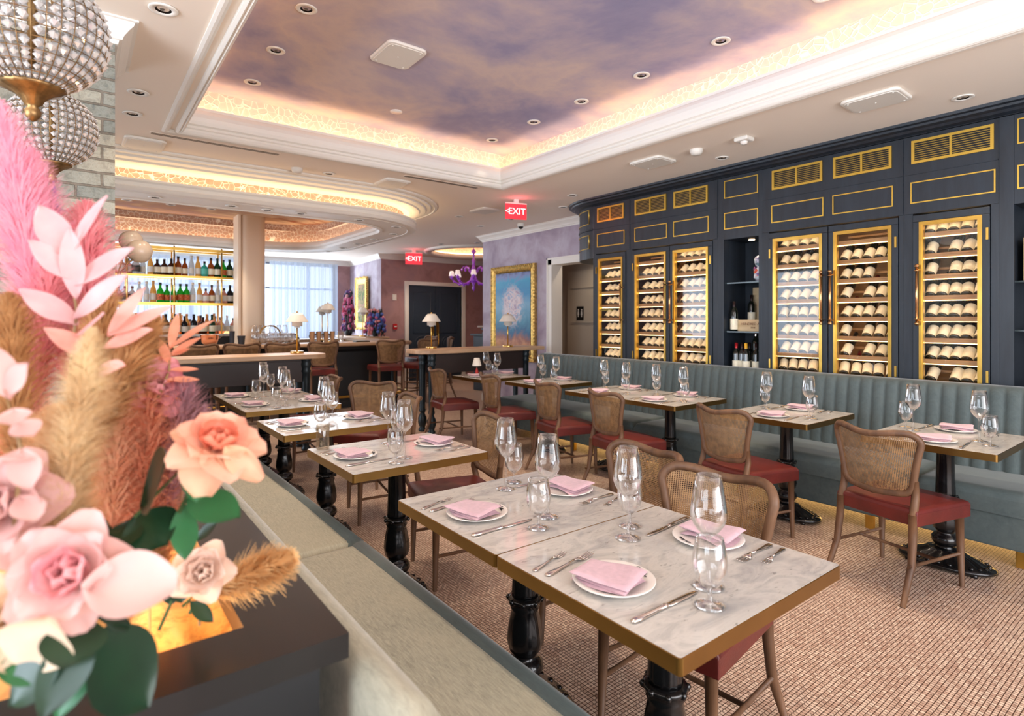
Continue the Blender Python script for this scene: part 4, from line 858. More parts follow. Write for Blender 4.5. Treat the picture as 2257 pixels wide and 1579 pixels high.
# ================================================================ CHAIRS
def chair_fn(nm, cat, sh, bh, foot=False):
    def fn():
        t = thing(nm, '', cat)
        # seat
        g = MB(); n = 16
        def outline(v):  # half width along depth
            return .215 + .03 * v
        def top(u, v):
            x = -.215 + .44 * u; w = outline(u); y = (v - .5) * 2 * w; e = min(u * .44, (1 - u) * .44, v * 2 * w, (1 - v) * 2 * w) / .03
            q = 1 if e >= 1 else math.sqrt(max(0, 1 - (1 - e) ** 2)); x += .018 * (1 - (2 * v - 1) ** 2) * (1 if u > .9 else 0) * (u - .9) * 10
            return (x, y, sh - .022 + .022 * q + .012 * math.sin(PI * u) * math.sin(PI * v))
        us = [0, .01, .02, .04, .06, .08, .15, .3, .5, .7, .85, .92, .94, .96, .98, .99, 1]; N = len(us) - 1
        g.grid(lambda u, v: top(us[round(u * N)], us[round(v * N)]), N, N)
        bd = [(top(0, v)[0], top(0, v)[1]) for v in (0, 1)][::-1] + [(top(1, v)[0], top(1, v)[1]) for v in (0, .25, .5, .75, 1)]
        bd = [(-.215, .215), (-.215, -.215)] + [(top(1, v)[0], top(1, v)[1]) for v in (0, .25, .5, .75, 1)]
        g.prism(bd, sh - .088, sh - .0215); g.build('seat', M['leather'], t, .010, 3)
        rake = .11 * (sh / .47) ** .5
        for s in (-1, 1):
            g = MB(); g.tube([(.195, s * .205, sh - .08), (.198, s * .208, sh * .5), (.205, s * .212, 0)], [.021, .018, .012], 10); g.build('leg', M['wood'], t)
            g = MB(); g.tube([(-.21, s * .193, sh - .03), (-.215, s * .195, sh - .14), (-.235, s * .2, sh * .4), (-.215 - rake, s * .208, 0)], [.021, .020, .018, .013], 10, up=(1, 0, 0)); g.build('leg', M['wood'], t)
        g = MB(); zs = .16 if not foot else .30
        xb = -.235 - .03
        for s in (-1, 1): g.tube([(.2, s * .208, zs + .02), (xb, s * .203, zs + .03)], .009, 8)
        g.tube([(-.02, -.205, zs + .025), (-.02, .205, zs + .025)], .009, 8)
        if foot:
            g.tube([(.2, -.208, .24), (.2, .208, .24)], .011, 8); g.tube([(-.25, -.2, .36), (-.25, .2, .36)], .009, 8)
            for s in (-1, 1): g.tube([(.2, s * .208, .42), (-.24, s * .203, .42)], .009, 8)
        g.build('stretcher', M['wood'], t)
        # back frame: loop in (y, z) bent over a curved rake
        H = bh
        def place(y, h):
            k = h / H; x = -.212 - .085 * k ** 1.4 + (.045 + .05 * k) * (y / .23) ** 2
            return (x, y, sh + h)
        L = []
        for q in range(7): a = -PI / 2 + (q / 6) * PI / 2; L.append((.125 + .06 * math.cos(a), .13 + .07 * math.sin(a)))
        L += [(.196, .20), (.212, .28)]
        for q in range(7): a = q / 6 * PI / 2; L.append((.170 + .055 * math.cos(a), H - .062 + .055 * math.sin(a)))
        for yy in (.13, .08, .03, 0): L.append((yy, H - .007 - .022 * math.cos(yy / .17 * PI / 2) ** 2))
        full = L + [(-y, z) for y, z in L[-2::-1]]; low = [(.06, .052), (0, .047), (-.06, .052)]
        pts = [place(y, z) for y, z in full] + [place(y, z) for y, z in low[::-1]]
        g = MB(); g.tube(pts, .0175, 8, closed=True, flat=1.0)
        for s in (-1, 1): g.tube([(-.21, s * .193, sh - .05), place(s * .19, .06), place(s * .192, .14)], [.02, .019, .016], 8, up=(1, 0, 0))
        g.build('back_frame', M['wood'], t)
        c = (0, H * .55); ring = [(y, z) for y, z in full] + low[::-1]
        g = MB(); n = len(ring); K = 6
        vs = [place(c[0] + (y - c[0]) * k / K, c[1] + (z - c[1]) * k / K) for k in range(1, K + 1) for y, z in ring] + [place(*c)]
        fs = [(k * n + i, k * n + (i + 1) % n, (k + 1) * n + (i + 1) % n, (k + 1) * n + i) for k in range(K - 1) for i in range(n)] + [(len(vs) - 1, (i + 1) % n, i) for i in range(n)]
        g.add(vs, fs, 0, True); g.build('cane_panel', M['cane'], t)
        return t
    return fn
chair = Maker(chair_fn('dining_chair', 'chair', .475, .395)); stool = Maker(chair_fn('bar_stool', 'stool', .735, .40, True))
CG = 'cane back dining chairs'
for x, y, a, lab in ((3.66, 1.22, -.2, 'frontmost cane back chair with oxblood seat, at the first banquette table'), (3.62, 2.12, -.2, 'cane back chair with oxblood seat at the second banquette table'), (3.64, 3.2, -.2, 'cane back chair at the near half of the joined banquette tables'), (3.72, 4.02, -.2, 'cane back chair at the far half of the joined banquette tables'), (3.72, 4.95, -.2, 'cane back chair at the fifth banquette table, second from the far end'), (3.62, 5.9, -.15, 'farthest cane back chair of the aisle row, at the small lamp table')):
    chair((x, y, 0), a, lab, CG)
for x, y, a, lab in ((1.70, 1.22, PI + .08, 'nearest cane back chair, pushed under the nearest table'), (1.82, 1.70, PI - .12, 'cane back chair at the table joined to the nearest one'), (1.76, 2.83, PI - .2, 'cane back chair at the third bench table'), (1.82, 4.0, PI - .2, 'cane back chair at the fourth bench table'), (2.04, 4.86, PI + .75, 'cane back chair turned sideways at the joined tables at the bench end'), (1.86, 5.75, PI - .1, 'cane back chair at the far half of the bench end tables')):
    chair((x, y, 0), a, lab, CG)
SG = 'tall cane back bar stools'
for x, y, a, lab in ((.72, 8.42, PI / 2, 'leftmost cane back bar stool behind the flowers'), (1.24, 8.42, PI / 2, 'first fully visible cane back bar stool behind the left counter'), (1.75, 8.42, PI / 2, 'second cane back bar stool behind the left counter'), (2.27, 8.42, PI / 2, 'cane back bar stool directly behind the left counter lamp'), (2.82, 8.42, PI / 2 + .1, 'cane back bar stool past the rounded end of the left counter'), (3.92, 8.42, PI / 2 - .1, 'cane back bar stool standing alone in the gap between the counters'), (4.55, 8.5, PI / 2 + .3, 'cane back bar stool behind the rounded end of the right counter'), (5.26, 9.75, PI, 'cane back bar stool at the far right end of the bar'), (5.15, 8.95, PI - .5, 'cane back bar stool behind the right counter lamp, seen from the side')):
    stool((x, y, 0), a, lab, SG)
# ================================================================ COUNTERS
def rail(label, x0, x1, y0, y1, round_left, ex):
    t = thing('counter_table', label, 'counter', ((x0 + x1) / 2, (y0 + y1) / 2, 0)); L = Matrix.Translation((-(x0 + x1) / 2, -(y0 + y1) / 2, 0))
    r = .16; rr = [.01, .01, r, r] if round_left else [r, r, .01, .01]
    g = MB(); g.prism(rrect(x0, x1, y0, y1, rr, 10), 1.02, 1.07); g.xf(L).build('counter_top', M['oak'], t, .008)
    g = MB(); g.box(x0 + .28, x1 - .2, (y0 + y1) / 2 - .12, (y0 + y1) / 2 + .12, .76, 1.02); g.box(x0 + .28, x1 - .2, (y0 + y1) / 2 - .125, (y0 + y1) / 2 + .125, .99, 1.02); g.xf(L).build('apron', mat('dark brown panel', (48, 36, 34), .5), t, .004)
    for lx in ex:
        for ly in (y0 + .13, y1 - .13):
            g = MB(); g.lathe([(.035, 0), (.05, .01), (.05, .03), (.035, .05), (.045, .08), (.055, .12), (.052, .18), (.035, .22), (.03, .24), (.042, .26), (.042, .28), (.035, .30), (.04, .6), (.042, .8), (.042, .86), (.055, .88), (.042, .90), (.05, .93), (.055, .96), (.048, .98), (.055, 1.0), (.06, 1.02)], 24, (lx, ly, 0), fl=lambda a, z: 1 + (.06 * math.sin(10 * a) if .08 < z < .2 else 0) - (.05 * abs(math.sin(6 * a)) if .31 < z < .8 else 0)); g.xf(L).build('leg', mat('dark teal iron', (30, 42, 48), .4, .3), t)
    return t
rail('oak topped high counter at the right, with two mushroom lamps', 3.34, 5.35, 6.22, 6.72, True, (3.57, 5.1))
rail('oak topped high counter at the left, behind the flowers, with rounded right end', -1.2, 2.24, 6.28, 6.78, False, (2.02, -.6))
# bar island
t = thing('bar_counter', 'long dark bar with pale oak top and brass foot rail, behind the stools', 'bar', (1, 9, 0)); L = Matrix.Translation((-1, -9, 0))
def U(o): return rrect(-2.5, 4.75, 8.88, 12.2, [.5, .5, .2, .2], 10)
g = MB(); P = rrect(-2.5, 4.72, 8.9, 11.46, [.35, .35, .2, .2], 10); loopsweep(g, P, [(0, 1.02), (.02, 1.03), (.025, 1.05), (.02, 1.07), (0, 1.078), (-.52, 1.078), (-.52, 1.02), (0, 1.02)]); g.xf(L).build('counter_top', M['oak'], t)
g = MB(); loopsweep(g, P, [(-.22, 0), (-.20, .0), (-.20, .12), (-.22, .13), (-.22, .92), (-.16, .96), (-.14, 1.02), (-.5, 1.02), (-.5, 0)]); g.xf(L).build('bar_front', M['navyd'], t)
g = MB(); q = offs(P, -.06); g.tube([(x, y, .2) for x, y in q], .022, 10, closed=True); g.xf(L).build('foot_rail', M['brass'], t)
for x in (-1.8, -.3, .9, 2.0, 3.25, 4.3):
    g = MB(); g.lathe([(.05, 0), (.05, .04), (.035, .08), (.035, .92), (.055, .96), (.055, 1.02)], 16, (x, 9.0, 0)); g.xf(L).build('leg', mat('dark teal iron', (30, 42, 48), .4, .3), t)
t = thing('back_counter', 'dark back bar cabinet under the bottle shelves', 'counter', (.9, 10.5, 0)); MB().box(-1.9, 1.3, -.19, .36, 0, 1.18).build('body', M['navyd'], t); MB().box(-1.92, 1.32, -.21, .38, 1.18, 1.22).build('worktop', M['marble'], t, .004); MB().box(-1.8, 1.25, .33, .345, 1.22, 1.25).build('light_strip', emit('back bar strip', (255, 210, 140), 9), t)
# column
g = MB(); g.prism(rrect(1.98, 2.36, 9.42, 9.80, .12, 8), 0, 3.06, sm=True); g.box(1.955, 1.99, 9.44, 9.78, 0, 3.06)
struct('trim_18', g, mat('cream column paint', (250, 230, 204), .5))['label'] = 'cream rounded column standing inside the bar'
# bottle shelving
t = thing('bottle_shelving', 'brass framed three tier bottle shelving hung above the back bar', 'shelf', (.9, 10.55, 0)); L = Matrix.Translation((-.9, -10.55, 0))
SX0, SX1, SY0, SY1 = -1.0, 2.20, 10.38, 10.72
for z in (1.72, 2.15):
    g = MB(); g.prism(rrect(SX0, SX1, SY0, SY1, [.16, .16, .01, .01], 8), z - .012, z); g.xf(L).build('shelf_board', M['oak'], t)
    g = MB(); loopsweep(g, rrect(SX0, SX1, SY0, SY1, [.16, .16, .01, .01], 8), [(0, z - .035), (.006, z - .035), (.006, z + .004), (0, z + .004), (0, z - .035)]); g.xf(L).build('shelf_edge', M['brass'], t)
g = MB(); loopsweep(g, rrect(SX0, SX1, SY0, SY1, [.16, .16, .01, .01], 8), [(-.03, 2.55), (.006, 2.55), (.006, 2.60), (-.03, 2.60), (-.03, 2.55)]); g.xf(L).build('top_frame', M['brass'], t)
for x in (SX0 + .1, -.05, .6, 1.22, 1.90):
    for y in (SY0 + .015, SY1 - .015):
        g = MB(); g.tube([(x, y, 1.22), (x, y, 2.62)], .014, 10); g.xf(L).build('post', M['brassl'], t)
g = MB(); g.tube([(SX1 - .02, 10.5, 1.22), (SX1 - .02, 10.5, 2.62)], .014, 10); g.xf(L).build('post', M['brassl'], t)
for z in (1.712, 2.142):
    g = MB(); g.box(SX0 + .1, SX1 - .1, 10.5, 10.52, z - .024, z - .016); g.xf(L).build('light_strip', emit('added shelf strip', (255, 220, 170), 8), t)  # glowing strip added under each board to light the bottles
# bottles on the bar
def liquor(nm, col, prof, lab, cap, trans=True, liq=None):
    def fn():
        t = thing(nm, '', 'bottle'); g = MB(); g.lathe(prof, 18, cap=False)
        m = MATS.get('bg' + str(col))
        if m is None:
            q = NT('bottle glass %d' % len(MATS)); q.setp(Base_Color=lin(col), Roughness=.06, Transmission_Weight=0)
            tr = q.add('ShaderNodeBsdfTransparent'); tr.inputs[0].default_value = lin(col); mx = q.add('ShaderNodeMixShader'); mx.inputs[0].default_value = .5 if trans else 1
            q.link(tr.outputs[0], mx.inputs[1]); q.link(q.b.outputs[0], mx.inputs[2]); q.link(mx.outputs[0], q.out.inputs['Surface']); m = q.m; MATS['bg' + str(col)] = m
        g.build('glass_body', m, t); R = prof[2][0] + .0006
        l = MB(); l.lathe([(R, .04), (R, .13)], 18, cap=False); l.build('paper_label', lab, t)
        zt = prof[-2][1]; k = MB(); k.lathe([(.0155, zt - .035), (.0155, zt + .003), (0, zt + .004)], 12, cap=False); k.build('stopper', cap, t); return t
    return fn
P1 = [(0, .002), (.034, .001), (.037, .01), (.037, .17), (.033, .19), (.018, .215), (.0135, .235), (.0135, .30), (0, .301)]
P2 = [(0, .002), (.040, .001), (.044, .01), (.044, .13), (.040, .155), (.020, .18), (.014, .195), (.014, .25), (0, .251)]
P3 = [(0, .002), (.030, .001), (.033, .01), (.033, .16), (.028, .20), (.016, .24), (.013, .27), (.013, .315), (0, .316)]
cork = mat('cork', (196, 150, 100), .8); lgr = mat('dark green label', (40, 60, 56), .6); lrd = mat('red and yellow label', (204, 96, 50), .6, 0, .4, 60); lwh = mat('white label', (232, 228, 218), .6)
K = dict(amber=Maker(liquor('liquor_bottle', (176, 96, 40), P1, M['label'], M['black'])), brown=Maker(liquor('liquor_bottle', (84, 44, 24), P2, M['label'], M['blackcap'])), clear=Maker(liquor('liquor_bottle', (226, 226, 224), P3, lwh, M['white'])), clearb=Maker(liquor('liquor_bottle', (214, 210, 204), P2, lgr, M['black'])),
 green=Maker(liquor('liquor_bottle', (46, 190, 60), P1, lrd, lgr)), dgreen=Maker(liquor('liquor_bottle', (24, 80, 44), P1, M['label'], lgr)), teal=Maker(liquor('liquor_bottle', (40, 168, 150), P2, mat('teal label', (90, 190, 175), .5), M['black'], False)), gold=Maker(liquor('liquor_bottle', (238, 190, 110), P3, lwh, cork)), rose=Maker(liquor('liquor_bottle', (226, 170, 150), P2, lwh, M['black'])), dark=Maker(liquor('liquor_bottle', (30, 32, 40), P1, lwh, M['black'])))
DESC = dict(amber='amber', brown='squat brown', clear='slim clear', clearb='squat clear', green='bright green', dgreen='dark green', teal='opaque teal', gold='pale gold', rose='pinkish', dark='black')
def row(seq, x0, x1, y, z, where, grp):
    n = len(seq); cnt = {}; tot = {k: seq.count(k) for k in seq}
    for i, k in enumerate(seq):
        cnt[k] = cnt.get(k, 0) + 1; x = x0 + (x1 - x0) * i / (n - 1)
        o = '' if tot[k] == 1 else ', %s %s one from the left' % (['first', 'second', 'third', 'fourth', 'fifth', 'sixth', 'seventh', 'eighth', 'ninth', 'tenth'][cnt[k] - 1], DESC[k].split()[-1])
        q = K[k]((x, y + rn.uniform(-.02, .02), z), rn.random() * 6, '%s bottle on the %s%s' % (DESC[k], where, o), grp); s = rn.uniform(.92, 1.08); q.scale = (s * 1.25, s * 1.25, s)
row(['clear', 'amber', 'rose', 'rose', 'clearb', 'clear', 'gold', 'brown', 'brown', 'brown', 'amber', 'amber', 'clear', 'gold', 'teal', 'amber', 'dgreen', 'green', 'dgreen', 'dgreen'], .34, 2.13, 10.47, 2.15, 'top shelf of the bar', 'bottles on the top bar shelf')
row(['clearb', 'clearb', 'clearb', 'clearb', 'clear', 'clear', 'gold', 'green', 'green', 'green', 'green', 'green', 'clear', 'gold', 'rose', 'amber', 'clear', 'rose', 'dark', 'dgreen'], .40, 2.13, 10.47, 1.72, 'second shelf of the bar', 'bottles on the second bar shelf')
row(['amber', 'gold', 'dark', 'gold', 'amber', 'gold', 'rose', 'gold', 'gold', 'gold', 'amber', 'gold', 'gold', 'rose', 'clear', 'rose'], .62, 2.1, 10.50, 1.22, 'back bar counter', 'bottles standing on the back bar')
row(['gold', 'amber', 'gold', 'gold', 'gold', 'rose', 'gold', 'gold', 'amber'], .85, 1.85, 10.66, 1.22, 'back bar rear row', 'bottles standing rearmost on the back bar')
row(['dark', 'dgreen', 'dark', 'dark', 'brown', 'dgreen'], 1.1, 1.75, 10.37, 1.22, 'back bar front row', 'bottles standing in front on the back bar')
# bar equipment
ZB = 1.078
def shaker(x, y, lab, m, h=.18, r=.042, grp='metal mixing tins on the bar'):
    t = thing('mixing_tin', lab, 'shaker', (x, y, ZB)); t['group'] = grp; g = MB(); g.lathe([(0, .001), (r * .72, .001), (r * .76, .006), (r, h), (r * 1.05, h + .002), (r * .96, h), (r * .72, .01), (0, .01)], 24, cap=False); g.build('tin', m, t)
    g = MB(); g.lathe([(r * 1.0, h - .004), (r * 1.06, h), (r * 1.0, h + .004)], 24, cap=False); g.build('rim', m, t)
for i, (x, y) in enumerate(((2.98, 9.15), (3.09, 9.17), (3.2, 9.15), (3.31, 9.16))): shaker(x, y, 'polished steel mixing tin on the bar, %s of the row of four' % ['first', 'second', 'third', 'last'][i], M['silver'])
shaker(3.45, 9.16, 'clear mixing glass right of the steel tins', M['glass'], .17, .05, 'mixing glasses on the bar')
shaker(1.80, 9.1, 'tall dark blue tin standing by the glass dryer', M['door'], .2, .038, 'dark tins on the bar'); shaker(1.93, 9.12, 'short dark blue tin beside the tall dark tin', M['door'], .13, .055, 'dark tins on the bar')
t = thing('menu_folder', 'closed black folder lying on the bar near the gap stool', 'folder', (3.78, 9.1, ZB)); MB().box(-.12, .12, -.08, .08, 0, .02).build('cover', M['black'], t, .005)
t = thing('ice_bucket', 'rounded copper ice bucket on the bar beside the glassware', 'bucket', (1.52, 9.18, ZB)); g = MB(); g.lathe([(0, .001), (.06, .002), (.1, .04), (.12, .1), (.125, .15), (.13, .155), (.118, .15), (.09, .04), (0, .02)], 28, cap=False); g.build('bowl', mat('rose copper', (226, 170, 150), .15, 1), t); g = MB(); g.tube([(-.125, 0, .12), (-.16, 0, .13), (-.125, 0, .10)], .006, 6); g.tube([(.125, 0, .12), (.16, 0, .13), (.125, 0, .10)], .006, 6); g.build('handles', M['silver'], t)
t = thing('serving_tray', 'pale marble tray under the copper ice bucket', 'tray', (1.52, 9.18, 1.0781)); t.location.z = ZB - .0; bpy.data.objects.remove(t)
rack = Maker(f_glass('tall', 'bar_glass', 'glass')); gk = 0
for iy in range(3):
    for ix in range(7):
        gk += 1; o = gob((2.12 + ix * .085, 9.02 + iy * .09, ZB), 0, 'upright goblet in the glass cluster on the bar, %s row, %s from left' % (['front', 'middle', 'rear'][iy], ['first', 'second', 'third', 'fourth', 'fifth', 'sixth', 'seventh'][ix]), 'goblets clustered on the bar')
for ix in range(6):
    o = tall((2.15 + ix * .09, 9.30, ZB), 0, 'tall stemmed glass behind the goblet cluster, %s from left' % ['first', 'second', 'third', 'fourth', 'fifth', 'sixth'][ix], 'tall glasses clustered on the bar')
for i, (x, c) in enumerate(((2.45, 'amber'), (2.55, 'rose'), (2.64, 'dark'), (2.73, 'clear'), (2.82, 'brown'))):
    o = K[c]((x, 9.36, ZB), 0, '%s little bitters bottle behind the counter lamp' % DESC[c], 'bitters bottles on the bar'); o.scale = (.6, .6, .5)
t = thing('curved_tap', 'dark curved hoop tap rising behind the clustered goblets on the bar', 'tap', (2.36, 9.22, ZB)); g = MB(); g.tube([(-.15, 0, 0), (-.15, 0, .12)] + [(-.15 * math.cos(q * PI / 10), 0, .14 + .14 * math.sin(q * PI / 10)) for q in range(11)] + [(.15, 0, .1)], .011, 8); g.build('spout', M['brassband'], t); g = MB(); g.lathe([(.03, 0), (.03, .02), (.015, .03)], 14, (-.15, 0, 0)); g.build('base', M['brassband'], t)
# ---- mushroom lamps
def lampf(h):
    def fn():
        t = thing('table_lamp', '', 'lamp'); g = MB(); g.lathe([(0, 0), (.07, 0), (.072, .004), (.072, .022), (.068, .026), (.0, .027)], 32, cap=False); g.build('base', M['brassl'], t)
        g = MB(); g.lathe([(.008, .02), (.008, h - .1)], 12); g.lathe([(.012, h), (.01, h + .012), (.0, .018 + h)], 12, cap=False); g.build('stem', M['brass'], t)
        g = MB(); g.lathe([(.048, h - .02), (.05, h - .004), (.0, h)], 32, cap=False); g.lathe([(.122, h - .105), (.075, h - .03), (.05, h - .004), (.049, h - .006), (.074, h - .033), (.12, h - .107), (.122, h - .105)], 40, cap=False); g.build('lamp_shade', M['shade'], t)
        g = MB(); g.lathe([(.056, h - .155), (.058, h - .155), (.058, h - .09), (.07, h - .085), (.054, h - .087), (.054, h - .155)], 30, cap=False); g.lathe([(.03, h - .17), (.03, h - .13), (0, h - .12)], 20, cap=False); g.build('lower_shade', M['shade'], t); return t
    return fn
lamp = Maker(lampf(.46)); lampt = Maker(lampf(.64)); LG = 'white mushroom lamps with brass stems'
lamp((1.98, 6.60, 1.07), 0, 'white mushroom lamp on the rounded end of the left counter', LG); lamp((.36, 6.45, 1.07), 0, 'white mushroom lamp half hidden behind the flowers', LG)
lamp((3.72, 6.62, 1.07), 0, 'white mushroom lamp on the rounded end of the right counter', LG); lamp((4.78, 6.35, 1.07), 0, 'white mushroom lamp in front of the big sea painting', LG)
lampt((3.28, 9.28, ZB), 0, 'white mushroom lamp in front of the sheer curtain, nearer one', LG); lampt((5.0, 11.95, ZB), 0, 'white mushroom lamp in front of the gold framed mirror', LG); lampt((3.62, 10.55, 1.06), 0, 'white mushroom lamp in front of the sheer curtain, farther one', LG)
t = thing('side_counter', 'low dark counter carrying the flowers below the gold framed picture', 'counter', (5.15, 12.4, 0)); MB().box(-.26, .26, -.9, .9, 0, 1.04).build('body', M['navyd'], t); MB().box(-.27, .27, -.91, .91, 1.04, 1.078).build('worktop', M['oak'], t, .006)
MB().box(3.5, 3.75, 10.4, 10.7, 0, 1.06).build('lamp_plinth', M['navyd']); tag(bpy.data.objects['lamp_plinth'], 'slim dark plinth behind the bar under the farther curtain lamp', 'plinth')
# chairs far, by the window
fc = 0
for x, y, a, lab in ((3.05, 12.75, PI / 2, 'far cane back stool before the sheer curtain, left one'), (3.75, 12.9, PI / 2 + .2, 'far cane back stool before the sheer curtain, middle one'), (4.35, 12.75, PI / 2 - .2, 'far cane back stool before the sheer curtain, right one')):
    stool((x, y, 0), a - PI, lab, SG)
# ================================================================ host stand
t = thing('host_stand', 'dark host stand stacked with menus beside the corner of the mauve wall', 'host stand', (7.0, 9.6, 0), .1)
MB().box(-.45, .45, -.3, .3, 0, 1.12).build('body', M['navy'], t, .01); MB().box(-.5, .5, -.34, .34, 1.12, 1.16).build('top', M['black'], t, .004)
for z in (.3, .62, .9): MB().box(-.4, -.02, -.315, -.3, z - .1, z + .14).build('drawer_front', M['door'], t, .004)
for i, (x, z, w) in enumerate(((-.2, 1.16, .3), (-.2, 1.2, .26), (-.22, 1.24, .3), (-.3, 1.29, .36))):
    o = MB().box(-w / 2, w / 2, -.12, .12, 0, .035).build('menu_stack', mat('slate book cloth', (110, 118, 130), .6) if i != 3 else mat('pale book cloth', (176, 160, 150), .6), None, .004); o.location = (7.0 + x, 9.6, z); o.rotation_euler = (0, 0, .1 * i)
    tag(o, ['lowest dark menu stack on the host stand', 'second menu stack on the host stand', 'third menu stack on the host stand', 'pale topmost menu stack on the host stand'][i], 'menus', 'menu stacks on the host stand')
# ================================================================ pictures
def ornate(mb, w, h, fw, d, m=0, wob=.0, n=0):
    L = rrect(-w / 2, w / 2, -h / 2, h / 2, .01, 1)
def picture(nm, lab, cat, loc, rz, w, h, fw, pm, beads):
    t = thing(nm, lab, cat, loc, rz); g = MB()   # local: picture faces -Y, width X, height Z
    s0 = len(g.v); R = [(-w / 2, -h / 2), (w / 2, -h / 2), (w / 2, h / 2), (-w / 2, h / 2)]
    loopsweep(g, R, [(0, 0), (0, .05), (-.012, .065), (-.03, .05), (-fw * .5, .035), (-fw * .75, .045), (-fw, .02), (-fw, 0)])
    for i in range(s0, len(g.v)): v = g.v[i]; g.v[i] = (v[0], -v[2], v[1])
    g.build('frame', M['gold'], t)
    g = MB(); k = 0
    for s in (-1, 1):
        for q in range(int(w / .05)):
            x = -w / 2 + (q + .5) * w / int(w / .05); g.sphere((x, -.055, s * (h / 2 - .014)), .018, 8, sy=.7)
            if beads > 1: g.sphere((x + .02, -.05, s * (h / 2 + .012 * math.sin(q * 1.2))), .026, 8)
        for q in range(int(h / .05)):
            z = -h / 2 + (q + .5) * h / int(h / .05); g.sphere((s * (w / 2 - .014), -.055, z), .018, 8, sy=.7)
            if beads > 1: g.sphere((s * (w / 2 + .012 * math.sin(q * .9)), -.035, z + .02), .026, 8)
    g.build('carved_ornament', M['gold'], t)
    g = MB(); g.box(-w / 2 + fw, w / 2 - fw, -.036, -.0, -h / 2 + fw, h / 2 - fw); g.build('canvas', pm, t); return t
q = NT('abstract sea canvas'); v = q.tc(); sp = q.add('ShaderNodeSeparateXYZ'); q.link(v, sp.inputs[0]); n = q.noise(v, 2.6, 6, .62, 1.6); n2 = q.noise(v, 6, 5, .6, 2)
hgt = q.math('ADD', q.math('MULTIPLY', sp.outputs[2], .72), q.math('ADD', .5, q.math('MULTIPLY', q.math('SUBTRACT', n, .5), .35)))
base = q.ramp(hgt, [(.0, (150, 130, 60)), (.1, (206, 150, 110)), (.2, (150, 96, 80)), (.3, (30, 90, 130)), (.42, (60, 130, 160)), (.6, (110, 160, 190)), (.75, (30, 130, 180)), (.86, (40, 150, 190)), (.94, (120, 130, 180)), (1, (40, 40, 90))])
dx = q.math('MULTIPLY', sp.outputs[0], 2.0); dz = q.math('MULTIPLY', q.math('SUBTRACT', sp.outputs[2], .12), 1.7)
rad = q.math('SQRT', q.math('ADD', q.math('MULTIPLY', dx, dx), q.math('MULTIPLY', dz, dz)))
msk = q.ramp(q.math('ADD', rad, q.math('MULTIPLY', n2, .7)), [(.75, (255, 255, 255)), (1.15, (0, 0, 0))])
fig = q.ramp(n2, [(.35, (150, 120, 150)), (.5, (232, 206, 200)), (.6, (120, 150, 190)), (.7, (226, 150, 140))])
q.link(q.mix(q.math('MULTIPLY', msk, .85), base, fig), q.b.inputs['Base Color']); q.setp(Roughness=.45)
picture('painting', 'tall gold framed painting of a blue sea and pale swirling forms', 'painting', (5.79, 7.52, 1.56), -PI / 2, 1.18, 1.58, .12, q.m, 1)
q2 = m_clouds('dark portrait canvas', [(.3, (40, 60, 40)), (.45, (90, 110, 60)), (.55, (170, 130, 100)), (.65, (60, 50, 90)), (.75, (150, 60, 40))], 5, 1.5)
picture('painting', 'ornate thick gold framed small picture above the colourful flowers', 'painting', (5.56, 13.3, 1.85), -PI / 2 - .075, .84, 1.24, .16, q2, 2)
# ================================================================ purple chandelier
t = thing('chandelier', 'ornate purple glass chandelier with white lampshades in the entry', 'chandelier', (6.86, 10.35, .48)); t.scale = (.85, .85, .85); pg = mat('purple glass', (150, 70, 200), .1, 0, coat=.6, emis=(120, 40, 180), es=.15)
g = MB(); g.lathe([(.05, 3.2), (.05, 3.17), (.012, 3.15), (.012, 2.95), (.04, 2.92), (.07, 2.88), (.03, 2.84), (.02, 2.7), (.05, 2.66), (.03, 2.6), (.04, 2.5), (.075, 2.4), (.04, 2.34), (.05, 2.28), (.09, 2.2), (.1, 2.15), (.05, 2.08), (.02, 2.0), (.045, 1.95), (.01, 1.88), (0, 1.86)], 20, cap=False); g.build('centre_stem', pg, t)
for k in range(8):
    a = k * PI / 4 + .2; ca, sa = math.cos(a), math.sin(a)
    g = MB(); P = [(.05, 2.18), (.2, 2.06), (.36, 2.04), (.5, 2.12), (.56, 2.2)]; g.tube([(r * ca, r * sa, z) for r, z in P], .018, 8)
    for r, z in P[1:]: g.sphere((r * ca, r * sa, z), .034, 8)
    g.tube([(r * ca, r * sa, z) for r, z in ((.06, 2.3), (.16, 2.46), (.26, 2.5), (.3, 2.44))], .012, 6); g.sphere((.3 * ca, .3 * sa, 2.42), .03, 8)
    g.lathe([(0, 2.2), (.05, 2.21), (.055, 2.225), (.02, 2.24), (.018, 2.27)], 12, (.56 * ca, .56 * sa, 0), cap=False); arm = g.build('arm', pg, t)
    g = MB(); g.lathe([(.075, 2.26), (.045, 2.38), (.0, 2.385)], 20, (.56 * ca, .56 * sa, 0), cap=False); g.build('lamp_shade', mat('lit white shade', (240, 236, 240), .6, emis=(255, 240, 235), es=.35), arm)
